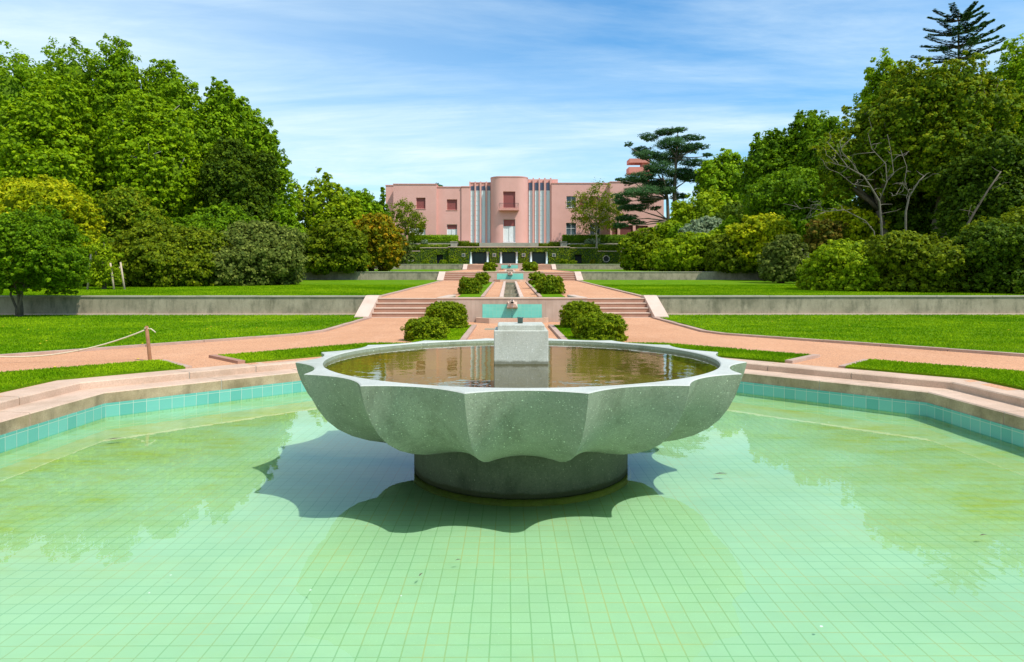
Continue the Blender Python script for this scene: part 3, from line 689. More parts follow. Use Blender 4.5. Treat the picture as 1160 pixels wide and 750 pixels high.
def plant(name,label,cat,x0,x1,yt,yb,Y,pal,leaf=None,dens=3.2,nl=9,group=None,trunk=True,depth=None,lobes=None,base=None,gzv=None,core=.66,clump=.22,bark='bark',tr=None,stems=1,up=.25,flatten=.8,rag=.12,main=.70,small=.42,vis=False,shape=1.35,maxn=78000,tspread=.5,fill=1.0,skirt=None):
    tid[0]+=1; seed=tid[0]*13+5; rs=random.Random(seed)
    a=at(x0,yt,Y); b=at(x1,yb,Y); cx=(a.x+b.x)/2; w=(b.x-a.x)/2; zt,zb=a.z,b.z; h=(zt-zb)/2; cz=(zt+zb)/2
    g_=gz(Y) if gzv is None else gzv
    if leaf is None: leaf=.0043*Y
    if depth is None: depth=w*.9
    root=thing(name,label,cat,(cx,Y,g_),0,group)
    L=lobes(w,depth,h) if lobes else auto_lobes(w,depth,h,nl,seed,main,small)
    if skirt is None: skirt=('bush' in name or 'shrub' in name) and not lobes
    if name=='bush' and w<1.2:
        for k in range(5): a_=2*PI*k/5+seed; L.append((w*.42*math.cos(a_),depth*.42*math.sin(a_),h*.38,w*.46,depth*.46,h*.46))
    if skirt:
        ns=7
        for k in range(ns):
            a_=2*PI*k/ns+seed; L.append((w*.52*math.cos(a_),depth*.52*math.sin(a_),-h*.60,w*.45,depth*.45,h*.42))
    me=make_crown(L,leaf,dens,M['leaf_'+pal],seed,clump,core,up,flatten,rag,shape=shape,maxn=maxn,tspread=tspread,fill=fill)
    c=bpy.data.objects.new('crown',me); COL.objects.link(c); c.parent=root; c.location=(0,0,cz-g_)
    if trunk:
        m=MB(); H=cz-g_; r0=tr if tr else max(.03,.035*(2*h)+.02*w)
        for s_ in range(stems):
            bx=rs.uniform(-.25,.25)*w*.4 if stems>1 else 0; by=rs.uniform(-.2,.2)*w*.4 if stems>1 else 0
            tx=bx*3+rs.uniform(-.1,.1)*w; ty=by*3; top=Vector((tx,ty,H*.95)); r1=r0/(stems**.5)
            pth=limb_path((bx,by,-.1),top,rs,5,.08); m.tube(pth,[r1*1.25]+[r1*(1-.13*i) for i in range(1,6)],8)
            ls=L[1:] if len(L)>1 else L
            for q,lb in enumerate(ls):
                if stems>1 and q%stems!=s_: continue
                st=pth[3 if q%2 else 4]; e=Vector((lb[0],lb[1],lb[2]+H)); m.tube(limb_path(st,e,rs,4,.15),[r1*.5,r1*.4,r1*.3,r1*.2,r1*.1],6)
                if vis:
                    for z_ in range(3):
                        e2=e+Vector((rs.uniform(-1,1)*lb[3],rs.uniform(-1,1)*lb[4],rs.uniform(-.2,1)*lb[5])); m.tube(limb_path(e,e2,rs,3,.2),[r1*.14,r1*.1,r1*.07,r1*.03],5)
        m.v=[(x,y,z) for x,y,z in m.v]
        me2=m.build('trunk',M[bark],None); me2.parent=root
    return root
# ------------------------------------------------------------------ the pink house
YH=112.0
def bx(px,Y=YH): return at(px,0,Y).x
def bz(py,Y=YH,px=580): return at(px,py,Y).z
def facade(m,x0,x1,z0,z1,yf,depth,holes,mi=0):
    xs=sorted({x0,x1,*[h[0] for h in holes],*[h[1] for h in holes]}); zs=sorted({z0,z1,*[h[2] for h in holes],*[h[3] for h in holes]})
    for i in range(len(xs)-1):
        for j in range(len(zs)-1):
            cx,cz=(xs[i]+xs[i+1])/2,(zs[j]+zs[j+1])/2
            if any(h[0]<cx<h[1] and h[2]<cz<h[3] for h in holes): continue
            m.face([(xs[i],yf,zs[j]),(xs[i+1],yf,zs[j]),(xs[i+1],yf,zs[j+1]),(xs[i],yf,zs[j+1])],mi)
    for (a,b,c,d) in holes:
        y=yf+depth
        m.face([(a,yf,c),(a,yf,d),(a,y,d),(a,y,c)],mi); m.face([(b,yf,d),(b,yf,c),(b,y,c),(b,y,d)],mi)
        m.face([(a,yf,d),(b,yf,d),(b,y,d),(a,y,d)],mi); m.face([(b,yf,c),(a,yf,c),(a,y,c),(b,y,c)],mi)
house=thing('house','long pink flat-roofed villa with a rounded central bay and tall glass strips above the terraces','house',(bx(577),YH,7.9))
ZB=7.9
def hole(px0,px1,py0,py1,Y): return (bx(px0,Y),bx(px1,Y),max(ZB+.02,bz(py1,Y)),bz(py0,Y))
def window(h,yf,kind,dep=.32):
    a,b,c,d=h; m=MB(); t=.06; y0,y1=yf+dep-.10,yf+dep-.02
    wmat={'shutter':'pinktrim','curtain':'white','glass':'white','open':'redopen','plainshutter':'pinktrim'}[kind]
    for (p,q,r_,s_) in ((a,a+t,c,d),(b-t,b,c,d),(a+t,b-t,c,c+t),(a+t,b-t,d-t,d)): m.box(p,q,y0,y1,r_,s_)
    if kind in('glass',): 
        mx=(a+b)/2; m.box(mx-.03,mx+.03,y0+.005,y1,c+t,d-t); m.box(a+t,b-t,y0+.01,y1,c+(d-c)*.52,c+(d-c)*.52+.05)
    if kind in('shutter','curtain','glass'):
        m.box(a-.06,b+.06,yf-.07,yf+.05,c-.09,c-.004)
    w=m.build('window',M[wmat],house)
    y=yf+dep-.05
    def pl(z0,z1,mat,nm,yy=0):
        q=MB(); q.box(a+t*.5,b-t*.5,y+yy,y+.04+yy,z0,z1); q.build(nm,M[mat],w)
    if kind=='shutter': pl(c+t*.5,d-t*.5,'shutter','shutter')
    elif kind=='curtain':
        zs=d-(d-c)*.30; pl(zs,d-t*.5,'shutter','shutter',-.02)
        q=MB(); n=28
        for i in range(n):
            xa=a+t+(b-a-2*t)*i/n; xb=a+t+(b-a-2*t)*(i+1)/n; ya,yb=(y+.03*(i%2),y+.03*((i+1)%2)); q.face([(xa,ya,c+t),(xb,yb,c+t),(xb,yb,zs),(xa,ya,zs)],smooth=True)
        q.build('curtain',M['curtain'],w)
        q=MB(); mx=(a+b)/2; q.box(mx-.05,mx+.05,y0-.02,y0+.03,c+t,zs); q.box(a+t,b-t,y0-.02,y0+.03,c+t,c+t+.06); q.build('frame',M['white'],w)
    elif kind=='glass': pl(c+t*.5,d-t*.5,'glass','pane',.02)
    elif kind=='open': pl(c,d,'redopen','door_leaf')
def block(px0,px1,pytop,Yf,holes=(),back=18,cornice=True,zb=ZB):
    x0,x1=bx(px0,Yf),bx(px1,Yf); zt=bz(pytop,Yf); m=MB(); hs=[hole(*h[:4],Yf) for h in holes]
    facade(m,x0,x1,zb,zt,Yf,.30,hs)
    m.face([(x0,Yf+back,zb),(x0,Yf,zb),(x0,Yf,zt),(x0,Yf+back,zt)]); m.face([(x1,Yf,zb),(x1,Yf+back,zb),(x1,Yf+back,zt),(x1,Yf,zt)])
    m.face([(x1,Yf+back,zb),(x0,Yf+back,zb),(x0,Yf+back,zt),(x1,Yf+back,zt)]); m.face([(x0,Yf,zt),(x1,Yf,zt),(x1,Yf+back,zt),(x0,Yf+back,zt)])
    m.build('wall',M['pink'],house)
    if cornice:
        m=MB(); m.box(x0-.05,x1+.05,Yf-.09,Yf+back+.05,zt+.003,zt+.16); m.build('parapet',M['pinktrim'],house)
    for h,k in zip(hs,[h[4] for h in holes]): window(h,Yf,k)
block(436.9,445.9,210.6,114.2)
block(445.6,494.3,209.2,111.4,[(471.4,482,224,236.6,'shutter'),(463.5,482,253.5,268,'curtain')])
block(494.4,522.6,212.4,112.15,[(506.1,517.9,225.9,237.9,'shutter'),(506.1,517.9,254.2,271.6,'curtain')])
block(522.7,532.2,212.0,111.95)
block(531.9,624,207.6,112.75)
# bay with rounded corners
def bay():
    x0,x1=bx(555.5,110.4),bx(598.4,110.4); yf,yb=110.2,112.8; rc=1.9; zt=bz(200.8,yf); hs=[hole(570,583.8,216.9,235.4,yf),hole(570,583.8,248.2,274.4,yf)]
    m=MB(); facade(m,x0+rc,x1-rc,ZB,zt,yf,.30,hs)
    n=12; arcs=[]
    for s,xc in((-1,x0+rc),(1,x1-rc)):
        pts=[(xc+s*rc*math.sin(PI/2*i/n),yf+rc-rc*math.cos(PI/2*i/n)) for i in range(n+1)]+[(xc+s*rc,yb+1)]
        arcs.append(pts)
        for (a,b) in zip(pts,pts[1:]):
            q=[(a[0],a[1],ZB),(b[0],b[1],ZB),(b[0],b[1],zt),(a[0],a[1],zt)]; m.face(q if s>0 else q[::-1],0,True)
    outline=arcs[0][::-1]+arcs[1]
    m.face([(x,y,zt) for x,y in outline]); m.build('bay_wall',M['pink'],house)
    c=MB(); cx=(x0+x1)/2
    o2=[(cx+(x-cx)*1.012,111.5+(y-111.5)*1.04) for x,y in outline]; c.prism(ccw(o2),zt+.002,zt+.18); c.build('parapet',M['pinktrim'],house)
    window(hs[0],yf,'shutter'); window(hs[1],yf,'curtain')
    b=MB(); a_,b_=bx(565.4,109.6),bx(587.9,109.6); z=bz(238.4,109.6); b.box(a_,b_,109.2,yf-.001,z,z+.30); b.build('balcony',M['pinktrim'],house)
    bal=house.children[-1]
    r=MB(); zr=z+1.15
    b2=MB()
    for k in range(26):
        x=a_+.08+(b_-a_-.16)*k/25; r.box(x-.012,x+.012,109.27,109.294,z+.30,zr)
    r.box(a_+.05,b_-.05,109.26,109.30,zr,zr+.05)
    for x in(a_+.06,b_-.10): r.box(x,x+.04,109.30,yf-.002,zr,zr+.05)
    r.box(a_+.06,a_+.10,109.3,109.34,z+.3,zr); r.box(b_-.10,b_-.06,109.3,109.34,z+.3,zr)
    o=r.build('railing',M['rail'],house)
bay()
def strips(wins,fins,top,ftop,bottom,dark):
    yw=112.55
    for (a,b) in wins:
        x0,x1=bx(a,yw),bx(b,yw); z0,z1,zd=ZB+.02,bz(top,yw),bz(dark,yw); n=11
        f=MB(); 
        f.box(x0,x1,yw+.10,yw+.16,z0,zd); 
        s=f.build('glass_strip',M['stripglass'],house)
        g_=MB()
        for i in range(n+1):
            z=z0+(zd-z0)*i/n; g_.box(x0+.02,x1-.02,yw+.06,yw+.098,z-.025,z+.025)
        g_.box(x0,x0+.02,yw+.06,yw+.099,z0,zd); g_.box(x1-.02,x1,yw+.06,yw+.099,z0,zd)
        g_.build('glazing_bars',M['white'],s)
        d=MB(); d.box(x0,x1,yw+.08,yw+.15,zd+.03,z1); d.build('dark_pane',M['stripdark'],s)
    for (a,b) in fins:
        x0,x1=bx(a,112),bx(b,112); m=MB(); m.box(x0,x1,112.30,112.745,ZB,bz(ftop,112)); m.build('fin',M['pink'],house)
strips([(533.1,537.3),(539.3,543.2),(545.5,549.7),(552,555.4)],[(531.4,532.9),(537.5,539.1),(543.4,545.2),(549.9,551.7)],210.8,205.4,274.1,216)
strips([(599,603.2),(605.9,610),(612,616.2),(619,622.9)],[(603.4,605.1),(610.3,611.9),(616.5,618.3),(623.1,624.9)],206.9,201.2,274.1,215.9)
m=MB(); m.box(bx(598.3,112.9),bx(632,112.9),112.9,118,bz(212,112.9),bz(203,112.9)); m.build('upper_wall',M['pink'],house)
block(624.9,691,208,111.95,[(641.7,652.6,222.1,234.8,'glass'),(656.2,665.9,222.1,234.8,'shutter'),(668.6,679.7,222.1,234.8,'shutter'),(641.3,652.8,252.3,266.3,'glass'),(668.2,680,252.3,266.3,'glass')])
block(691.2,752,206.5,110.6,[(693.4,699.6,255.6,266.5,'open'),(702.5,717,255.6,266.5,'open'),(720,734,255.6,266.5,'open')],back=14)
m=MB(); Yt=114
m.box(bx(727,Yt),bx(736,Yt),Yt,Yt+1.6,12,bz(181,Yt)); m.build('tower',M['towerpink'],house)
for (a,b,c,d) in ((712,741,189.5,196.2),(712.5,735,180,184.6)):
    m=MB(); m.box(bx(a,Yt),bx(b,Yt),Yt-.5,Yt+2.2,bz(d,Yt),bz(c,Yt)); m.build('canopy_slab',M['towerpink'],house)
m=MB(); m.box(bx(543,106.5),bx(610,106.5),106.4,108.19,6.9,bz(275.1,106.5)); m.build('terrace_parapet',M['cap'],label='grey stone parapet of the house terrace above the ivy-covered wall',cat='parapet',org=(0,106.5,6.9))
# ------------------------------------------------------------------ clipped hedges / ivy
def leaf_surface(boxes,leaf,dens,mat,seed,holes=(),inset=.04,core=True,bump=.05,faces='fTs'):
    rs=np.random.default_rng(seed); Ps=[];Ns=[]
    for (x0,x1,y0,y1,z0,z1) in boxes:
        for (ax,n,A) in (('y',(0,-1,0),(x1-x0)*(z1-z0)),('z',(0,0,1),(x1-x0)*(y1-y0)),('l',(-1,0,0),(y1-y0)*(z1-z0)),('r',(1,0,0),(y1-y0)*(z1-z0)),('b',(0,1,0),(x1-x0)*(z1-z0)*.5)):
            k=int(dens*A/leaf**2)
            if k<1: continue
            u=rs.uniform(0,1,(k,3)); P=np.stack([x0+(x1-x0)*u[:,0],y0+(y1-y0)*u[:,1],z0+(z1-z0)*u[:,2]],1)
            if ax=='y': P[:,1]=y0
            elif ax=='z': P[:,2]=z1
            elif ax=='l': P[:,0]=x0
            elif ax=='r': P[:,0]=x1
            else: P[:,1]=y1
            if ax=='y' and len(holes):
                kp=np.ones(k,bool)
                for h in holes: kp&=~((P[:,0]>h[0])&(P[:,0]<h[1])&(P[:,2]>h[2])&(P[:,2]<h[3]))
                P=P[kp]; k=len(P)
            nn=np.array(n,float)
            P=P+nn*rs.uniform(-.6,1,(k,1))*bump
            N=nn*1.0+rs.normal(size=(k,3))*.5+np.array([0,0,.25]); N/=np.linalg.norm(N,axis=1,keepdims=True); Ps.append(P);Ns.append(N)
    P=np.vstack(Ps);N=np.vstack(Ns); t=np.array([mnoise.noise(Vector(tuple(p*.9))) for p in P]) if len(P)<60000 else rs.uniform(-.5,.5,len(P))
    tint=np.clip(.5+t*.5+rs.normal(size=len(P))*.16,0,1)
    ex=None
    if core:
        ev=[];ef=[];o=0
        for (x0,x1,y0,y1,z0,z1) in boxes:
            i_=inset; v=np.array([(x,y,z) for z in(z0,z1-i_) for (x,y) in((x0+i_,y0+i_),(x1-i_,y0+i_),(x1-i_,y1-i_),(x0+i_,y1-i_))]); f=np.array([(0,3,2,1),(4,5,6,7),(0,1,5,4),(1,2,6,5),(2,3,7,6),(3,0,4,7)]); ev.append(v);ef.append(f+o);o+=8
        ex=(np.vstack(ev),np.vstack(ef),np.full(len(boxes)*6,.15))
    return P,N,tint,ex
def hedge(label,boxes,leaf,pal,seed,dens=1.6,group=None,bump=.08,cat='hedge',name='hedge'):
    c=np.array([(boxes[0][0]+boxes[0][1])/2,boxes[0][2],boxes[0][4]])
    P,N,t,ex=leaf_surface(boxes,leaf,dens,None,seed,bump=bump,inset=.06)
    ex=(ex[0]-c,ex[1],ex[2]); me=leaf_mesh(name,P-c,N,leaf,t,M['leaf_'+pal],1,ex); o=bpy.data.objects.new(name,me); COL.objects.link(o); o.location=c; return tag(o,label,cat,group)
# loggia
YL=104.0; zf=gz(103.9); zT=bz(280.3,YL)
log=thing('garden_pavilion','low ivy-covered terrace wall with three wide column-flanked doorways below the house','pavilion',(0,YL,zf))
lx=lambda p,Y=YL: at(p,0,Y).x
holes=[(lx(a),lx(b),zf,bz(285.3,YL)) for a,b in((531.2,554.4),(565.4,587.5),(599.4,621.6))]
sq=[(lx(a-2),lx(a+2),bz(291,YL),bz(287,YL)) for a in(525.1,560,593.2,627.4)]
ivb=[]
m=MB(); x0,x1=lx(508.3),lx(644.9); facade(m,x0,x1,zf-.1,zT,YL,1.6,holes)
m.face([(x0,YL,zT),(x1,YL,zT),(x1,YL+4.3,zT),(x0,YL+4.3,zT)]); m.face([(x0,YL+4,zf-.1),(x0,YL,zf-.1),(x0,YL,zT),(x0,YL+4,zT)]); m.face([(x1,YL,zf-.1),(x1,YL+4,zf-.1),(x1,YL+4,zT),(x1,YL,zT)])
m.build('wall',M['hedge_core'],log)
P,N,t,ex=leaf_surface([(x0,x1,YL,YL+4.2,zf,zT)],.18,2.6,None,77,holes=holes+sq,core=False,bump=.10)
me=leaf_mesh('ivy',P-np.array(wpos(log)),N,.20,t,M['leaf_box'],1,None); o=bpy.data.objects.new('ivy',me); COL.objects.link(o); o.parent=log
m=MB(); m.box(x0-.1,x1+.1,YL-.13,YL+.3,zT+.02,zT+.14); m.build('coping',M['tread'],log)
m=MB(); m.box(lx(508.3),lx(644.9),YL+1.61,YL+1.7,zf,zT); m.build('back_wall',M['darkdoor'],log)
for h in holes:
    for x in (h[0]+.28,h[1]-.28):
        m=MB(); m.lathe([(.24,zf),(.24,zf+.12),(.19,zf+.13),(.18,h[3]-.12),(.24,h[3]-.1),(.24,h[3]-.003)],x,YL+.28,seg=20); m.build('column',M['column'],log)
    m=MB(); 
    for k in range(4):
        xa=h[0]+(h[1]-h[0])*k/4; m.box(xa+.03,xa+(h[1]-h[0])/4-.03,YL+1.5,YL+1.56,zf+.05,h[3]-.02)
    m.build('door',M['darkdoor'],log)
for q in sq:
    m=MB(); m.box(q[0],q[1],YL-.10,YL-.02,q[2],q[3]); w=m.build('vent_frame',M['cap'],log); m=MB(); m.box(q[0]+.1,q[1]-.1,YL-.12,YL-.10,q[2]+.1,q[3]-.1); m.build('grille',M['glass'],w)
for s,side,(a,b),(c,d),dr,rw in((-1,'left',(476,508.2),(452,476),(494.6,502),(465.7,292.8)),(1,'right',(645,677.2),(677.2,702),(651,659),(686.6,293.2))):
    w=thing('ivy_wall','ivy-covered garden wall with a dark doorway and round window %s of the pavilion'%side,'wall',(lx((a+b)/2),YL+.6,zf))
    Yw=YL+.6; zt1=bz(281.2,Yw); zt2=bz(285,Yw); A,B=lx(a,Yw),lx(b,Yw); C_,D_=lx(c,Yw),lx(d,Yw)
    hd=(lx(dr[0],Yw),lx(dr[1],Yw),zf,bz(288.4,Yw))
    m=MB(); facade(m,A,B,zf-.1,zt1,Yw,.8,[hd]); facade(m,C_,D_,zf-.1,zt2,Yw,.8,[])
    m.face([(A,Yw,zt1),(B,Yw,zt1),(B,Yw+3.4,zt1),(A,Yw+3.4,zt1)]); m.face([(C_,Yw,zt2),(D_,Yw,zt2),(D_,Yw+3.4,zt2),(C_,Yw+3.4,zt2)])
    m.build('wall',M['hedge_core'],w)
    P,N,t,ex=leaf_surface([(A,B,Yw,Yw+3.2,zf,zt1)],.18,2.6,None,80+s,holes=[hd],core=False,bump=.1)
    r0=at(rw[0],rw[1],Yw)
    P2,N2,t2,_=leaf_surface([(C_,D_,Yw,Yw+3.2,zf,zt2)],.18,2.6,None,84+s,holes=[(r0.x-.45,r0.x+.45,r0.z-.45,r0.z+.45)],core=False,bump=.1)
    me=leaf_mesh('ivy',np.vstack([P,P2])-np.array(wpos(w)),np.vstack([N,N2]),.20,np.concatenate([t,t2]),M['leaf_box'],1,None); o=bpy.data.objects.new('ivy',me); COL.objects.link(o); o.parent=w
    m=MB(); m.box(A,B,Yw-.1,Yw+.25,zt1+.02,zt1+.12); m.box(C_,D_,Yw-.1,Yw+.25,zt2+.02,zt2+.12); m.build('coping',M['tread'],w)
    m=MB(); m.box(hd[0],hd[1],Yw+.5,Yw+.58,zf,hd[3]); m.build('door',M['void'],w)
    m=MB(); n=8
    for k in range(n):
        t0,t1=PI/8+2*PI*k/n,PI/8+2*PI*(k+1)/n; q=lambda r,t,y:(r0.x+r*math.cos(t),y,r0.z+r*math.sin(t))
        m.hexa([q(.46,t0,Yw-.14),q(.46,t1,Yw-.14),q(.46,t1,Yw),q(.46,t0,Yw)],[q(.58,t0,Yw-.14),q(.58,t1,Yw-.14),q(.58,t1,Yw),q(.58,t0,Yw)])
    rwn=m.build('round_window',M['cap'],w)
    m=MB(); m.face([q(.46,PI/8+2*PI*k/n,Yw-.03) for k in range(n)]); 
    m.build('pane',M['void'],rwn)
    # terraces of hedge above
    def hb(p0,p1,pt,pb,Y,dp): return (lx(p0,Y),lx(p1,Y),Y,Y+dp,bz(pb,Y),bz(pt,Y))
    if s<0:
        hedge('bright clipped hedge in front of the left wing of the pink house',[hb(462,518.3,266.2,274.5,109.2,1.6)],.20,'bright',91,group='clipped hedges below the house')
        hedge('dark low hedge just under the bright hedge, left of the stone pedestal',[hb(455,516,273.2,276,108.3,.8)],.18,'dark',92,group='clipped hedges below the house')
        hedge('dark hedge band over the left ivy wall',[hb(455,511,277,283,106.6,1.4)],.20,'box',93,group='clipped hedges below the house')
        hedge('olive sloping hedge between stone pedestal and parapet on the left',[hb(519,531,273,280,107.0,1.1),hb(531.2,543,275,280,107.0,1.1)],.18,'olive',94,group='clipped hedges below the house')
    else:
        hedge('bright clipped hedge in front of the right wing of the pink house',[hb(637.6,712,266.0,274.5,109.2,1.6)],.20,'green',95,group='clipped hedges below the house')
        hedge('dark low hedge behind the round silver shrubs',[hb(634,705,272.6,275.6,108.3,.8)],.18,'dark',96,group='clipped hedges below the house')
        hedge('yellow-green hedge band over the right ivy wall',[hb(644,704,277,284,106.6,1.4)],.20,'box',97,group='clipped hedges below the house')
        hedge('olive sloping hedge between stone pedestal and parapet on the right',[hb(622,636,274,280,107.0,1.1),hb(609.5,621.8,275.6,280,107.0,1.1)],.18,'olive',98,group='clipped hedges below the house')
    pp=(514.4 if s<0 else 639); m=MB(); Y=105.8
    m.box(lx(pp-4,Y),lx(pp+3,Y),Y,Y+1,6.5,bz(274.6,Y),b=.04); m.box(lx(pp-4,Y)-.08,lx(pp+3,Y)+.08,Y-.08,Y+1.08,bz(274.6,Y)+.002,bz(274.0,Y)+.05,b=.02)
    m.build('pedestal_block',M['cap'],label='pale stone pedestal block on the terrace corner %s of the parapet'%side,cat='pedestal',org=(lx(pp,Y),Y,6.5))
# ------------------------------------------------------------------ round bushes
G1='round clipped bushes in pairs along the central beds'
plant('bush','rounded green bush beside the spout wall, rear one of the front left pair','bush',480,531.5,340.5,376,17.6,'box',.040,5.0,9,G1,tr=.03,stems=4,clump=.15,gzv=.42,small=.30,main=.86)
plant('bush','twiggy rounded bush, front one of the front left pair by the bowl rim','bush',456.5,508.5,358.5,391,14.3,'box',.038,4.6,9,G1,tr=.03,stems=5,clump=.17,gzv=.42,small=.32,main=.84,rag=.14,vis=True,bark='palebark',core=.60)
plant('bush','rounded green bush beside the spout wall, rear one of the front right pair','bush',632.5,683,340,376,17.6,'box',.040,5.0,9,G1,tr=.03,stems=4,clump=.15,gzv=.42,small=.30,main=.86)
plant('bush','broad bush with a pale bare centre, front one of the front right pair','bush',647,711.5,353.5,391,14.3,'box',.038,4.6,10,G1,tr=.03,stems=5,clump=.17,gzv=.42,small=.32,main=.84,rag=.14,vis=True,bark='palebark',core=.60)
plant('bush','loose reddish-green bush nearest on the middle terrace, left bed','bush',518,544,313.5,333.5,27.5,'rust',.065,3.4,10,G1,tr=.03,stems=4,rag=.2)
plant('bush','second reddish-green bush on the middle terrace, left bed','bush',536.5,555,308,322,34,'rust',.10,3,9,G1,tr=.03,stems=4,rag=.2)
plant('bush','wide loose reddish-green bush nearest on the middle terrace, right bed','bush',608,640,312,334,27.5,'rust',.065,3.4,12,G1,tr=.03,stems=4,rag=.2)
plant('bush','smaller bush behind the wide one on the middle terrace, right bed','bush',598,620.5,309,322,34,'rust',.10,3,9,G1,tr=.03,stems=4,rag=.2)
plant('bush','low dark ball bush on the upper terrace left of the far spout panel','bush',546.5,562.7,296.8,307,62,'box',.17,3.2,8,G1,tr=.05,stems=3)
plant('bush','low dark ball bush on the upper terrace right of the far spout panel','bush',590.7,610.2,296,307,62,'box',.17,3.2,8,G1,tr=.05,stems=3)
plant('bush','bush top just showing above the second wall on its left','bush',540,555,307.2,313.5,52.5,'box',.15,3,7,G1,tr=.04,stems=3)
plant('bush','bush top just showing above the second wall on its right','bush',597,612,307.2,313.5,52.5,'box',.15,3,7,G1,tr=.04,stems=3)
G2='small shrubs at the foot of the ivy wall'
for (a,b,c,p,l) in ((477,486,294.2,'box','small green shrub right of the left round window'),(497,507,294,'box','small green shrub in front of the left dark doorway'),(509.5,519.5,293,'box','small green shrub at the corner of the ivy wall, left of the first door'),
  (632.5,643,292.5,'box','small green shrub right of the third pavilion door'),(645.5,654,294,'box','small green shrub in front of the right dark doorway'),(668,674.5,294.7,'orange','small orange shrub between right doorway and right round window')):
    plant('small_shrub',l,'shrub',a,b,c,299.4,100.5,p,.2,3,6,G2,tr=.05,stems=2)
plant('silver_shrub','small silver round shrub on the terrace, left of its larger twin','shrub',661.5,672,270.5,276.5,107.9,'silver',.2,3,6,None,gzv=7.0,tr=.05)
plant('silver_shrub','larger silver round shrub below the right hedge','shrub',669.5,680.5,269,276.5,107.8,'silver',.2,3,6,None,gzv=7.0,tr=.05)
plant('silver_shrub','small silver shrub below the left hedge','shrub',476.5,485,271,276.5,107.8,'silver',.2,3,6,None,gzv=7.0,tr=.05)
plant('birch','airy birch in front of the right wing of the house','tree',645,706,205,272,106.3,'olive',.22,1.0,22,None,gzv=7.0,core=0,vis=True,bark='palebark',tr=.14,clump=.42,rag=.3,main=.5,small=.34,fill=.35)
plant('young_tree','slender open tree in front of the left wing of the house','tree',439.5,482,215,276,106.3,'olive',.24,1.2,18,None,gzv=7.0,core=0,vis=True,tr=.12,fill=.4,clump=.40,rag=.25,main=.5,small=.36)
# ------------------------------------------------------------------ left woods
GL='tall trees behind the left lawn'; GR='tall trees behind the right lawn'
GLs='shrubs along the left lawn'; GRs='shrubs along the right lawn'
plant('tree','tall bright green tree forming the top left of the wood','tree',-60,140,36,330,58,'fresh',None,3.4,22,GL,clump=.15,small=.34)
plant('tree','tall fresh green tree, second from the left on the skyline','tree',95,225,48,330,60,'fresh',None,3.4,22,GL,clump=.15,small=.34)
plant('tree','green tree on the falling left skyline between the tallest trees and the dark evergreen','tree',172,300,80,320,57,'fresh',None,3.4,22,GL,clump=.15,small=.34)
plant('tree','green tree with ragged right edge at the end of the left wood','tree',225,331,118,320,60,'fresh',None,3.0,22,GL,clump=.17,rag=.25,small=.34)
plant('tree','very tall tree whose tip just enters the left frame edge','tree',-110,7,42,330,66,'green',None,3.2,14,GL)
plant('tree','layered yellow-green tree in the middle of the left wood','tree',-15,130,90,300,48,'bright',.24,3.2,26,GL,clump=.13,flatten=.5,small=.32)
plant('tree','layered yellow-green tree with bare grey twigs beside the dark evergreen','tree',105,232,100,290,49,'bright',.24,3.0,24,GL,clump=.13,flatten=.5,small=.32,vis=True,bark='palebark')
plant('evergreen_tree','dark olive round-headed evergreen at the right of the left wood','tree',218,322,151,300,50,'dark',.2,4.0,18,GL,clump=.15,small=.36)
plant('magnolia','open yellowish magnolia-like tree between the wood and the pink house','tree',322,392,186,290,68,'lime',.36,1.3,18,GL,core=.4,clump=.22,rag=.3,vis=True,small=.34)
plant('tree','bright green round tree next to the left end of the house','tree',380,434,204,290,96,'fresh',None,3.4,14,GL,gzv=7)
plant('tree','slim green tree touching the left corner of the house','tree',424,441,210,285,99,'green',None,2.6,8,GL,gzv=7)
plant('tree','yellow-green spreading tree behind the orange bush','tree',350,415,226,300,64,'lime',None,3.2,14,GLs)
plant('tree','deep green tree left of the orange bush group','tree',282,342,226,305,50,'fresh',None,3.4,12,GLs)
plant('orange_bush','large orange and brown leaved bush beside the left terraces','bush',386,456,238,305,56.5,'orange',None,3.0,16,GLs,rag=.2)
plant('shrub','feathery olive-green shrub left of the orange bush','shrub',335,421,254,308,50.8,'olive',None,3.4,12,GLs)
plant('shrub','grey bare-twigged shrub right of the orange bush','shrub',445,470,262,300,82,'grey',None,1.6,8,GLs,vis=True,core=.3)
plant('shrub','large grey-green rounded shrub at the right end of the lawn shrubs','shrub',214,343,251,327,39,'grey',None,3.4,16,GLs)
plant('shrub','broad dark green shrub in the middle of the left lawn shrubs','shrub',136,256,254,328,37,'olive',None,3.4,16,GLs)
plant('shrub','brownish green shrub above the staked conifer','shrub',105,190,216,300,42,'rust',None,3.2,14,GLs)
plant('shrub','yellow-green shrub peeping over the grey-green shrub','shrub',190,292,228,300,45,'green',None,3.2,14,GLs)
plant('yellow_shrub','variegated yellow-leaved tree over the dark bush at the left edge','tree',-45,112,192,290,34,'yellow',.15,3.0,20,GLs,clump=.13,small=.34)
plant('shrub','dull green shrub filling the gap right of the dark bush','shrub',70,130,250,327,36,'olive',None,3.2,10,GLs)
plant('dark_bush','dark green small-leaved bush with forked trunk in front of the left wall','bush',-48,96,236,343,23.4,'green',.085,3.4,30,GLs,gzv=.42,stems=4,tr=.10,clump=.15,small=.30,main=.62,rag=.34,skirt=False,core=.6)
for (a,b,t_,Y,l) in ((-230,-70,70,52,'green tree just outside the left frame edge, nearest the tall wood'),(-420,-250,60,56,'green tree far outside the left frame edge'),(-330,-150,200,34,'shrubby tree beyond the left frame edge by the retaining wall')):
    plant('tree',l,'tree',a,b,t_,320,Y,'green',.006*Y,2.4,14,GL,clump=.16)
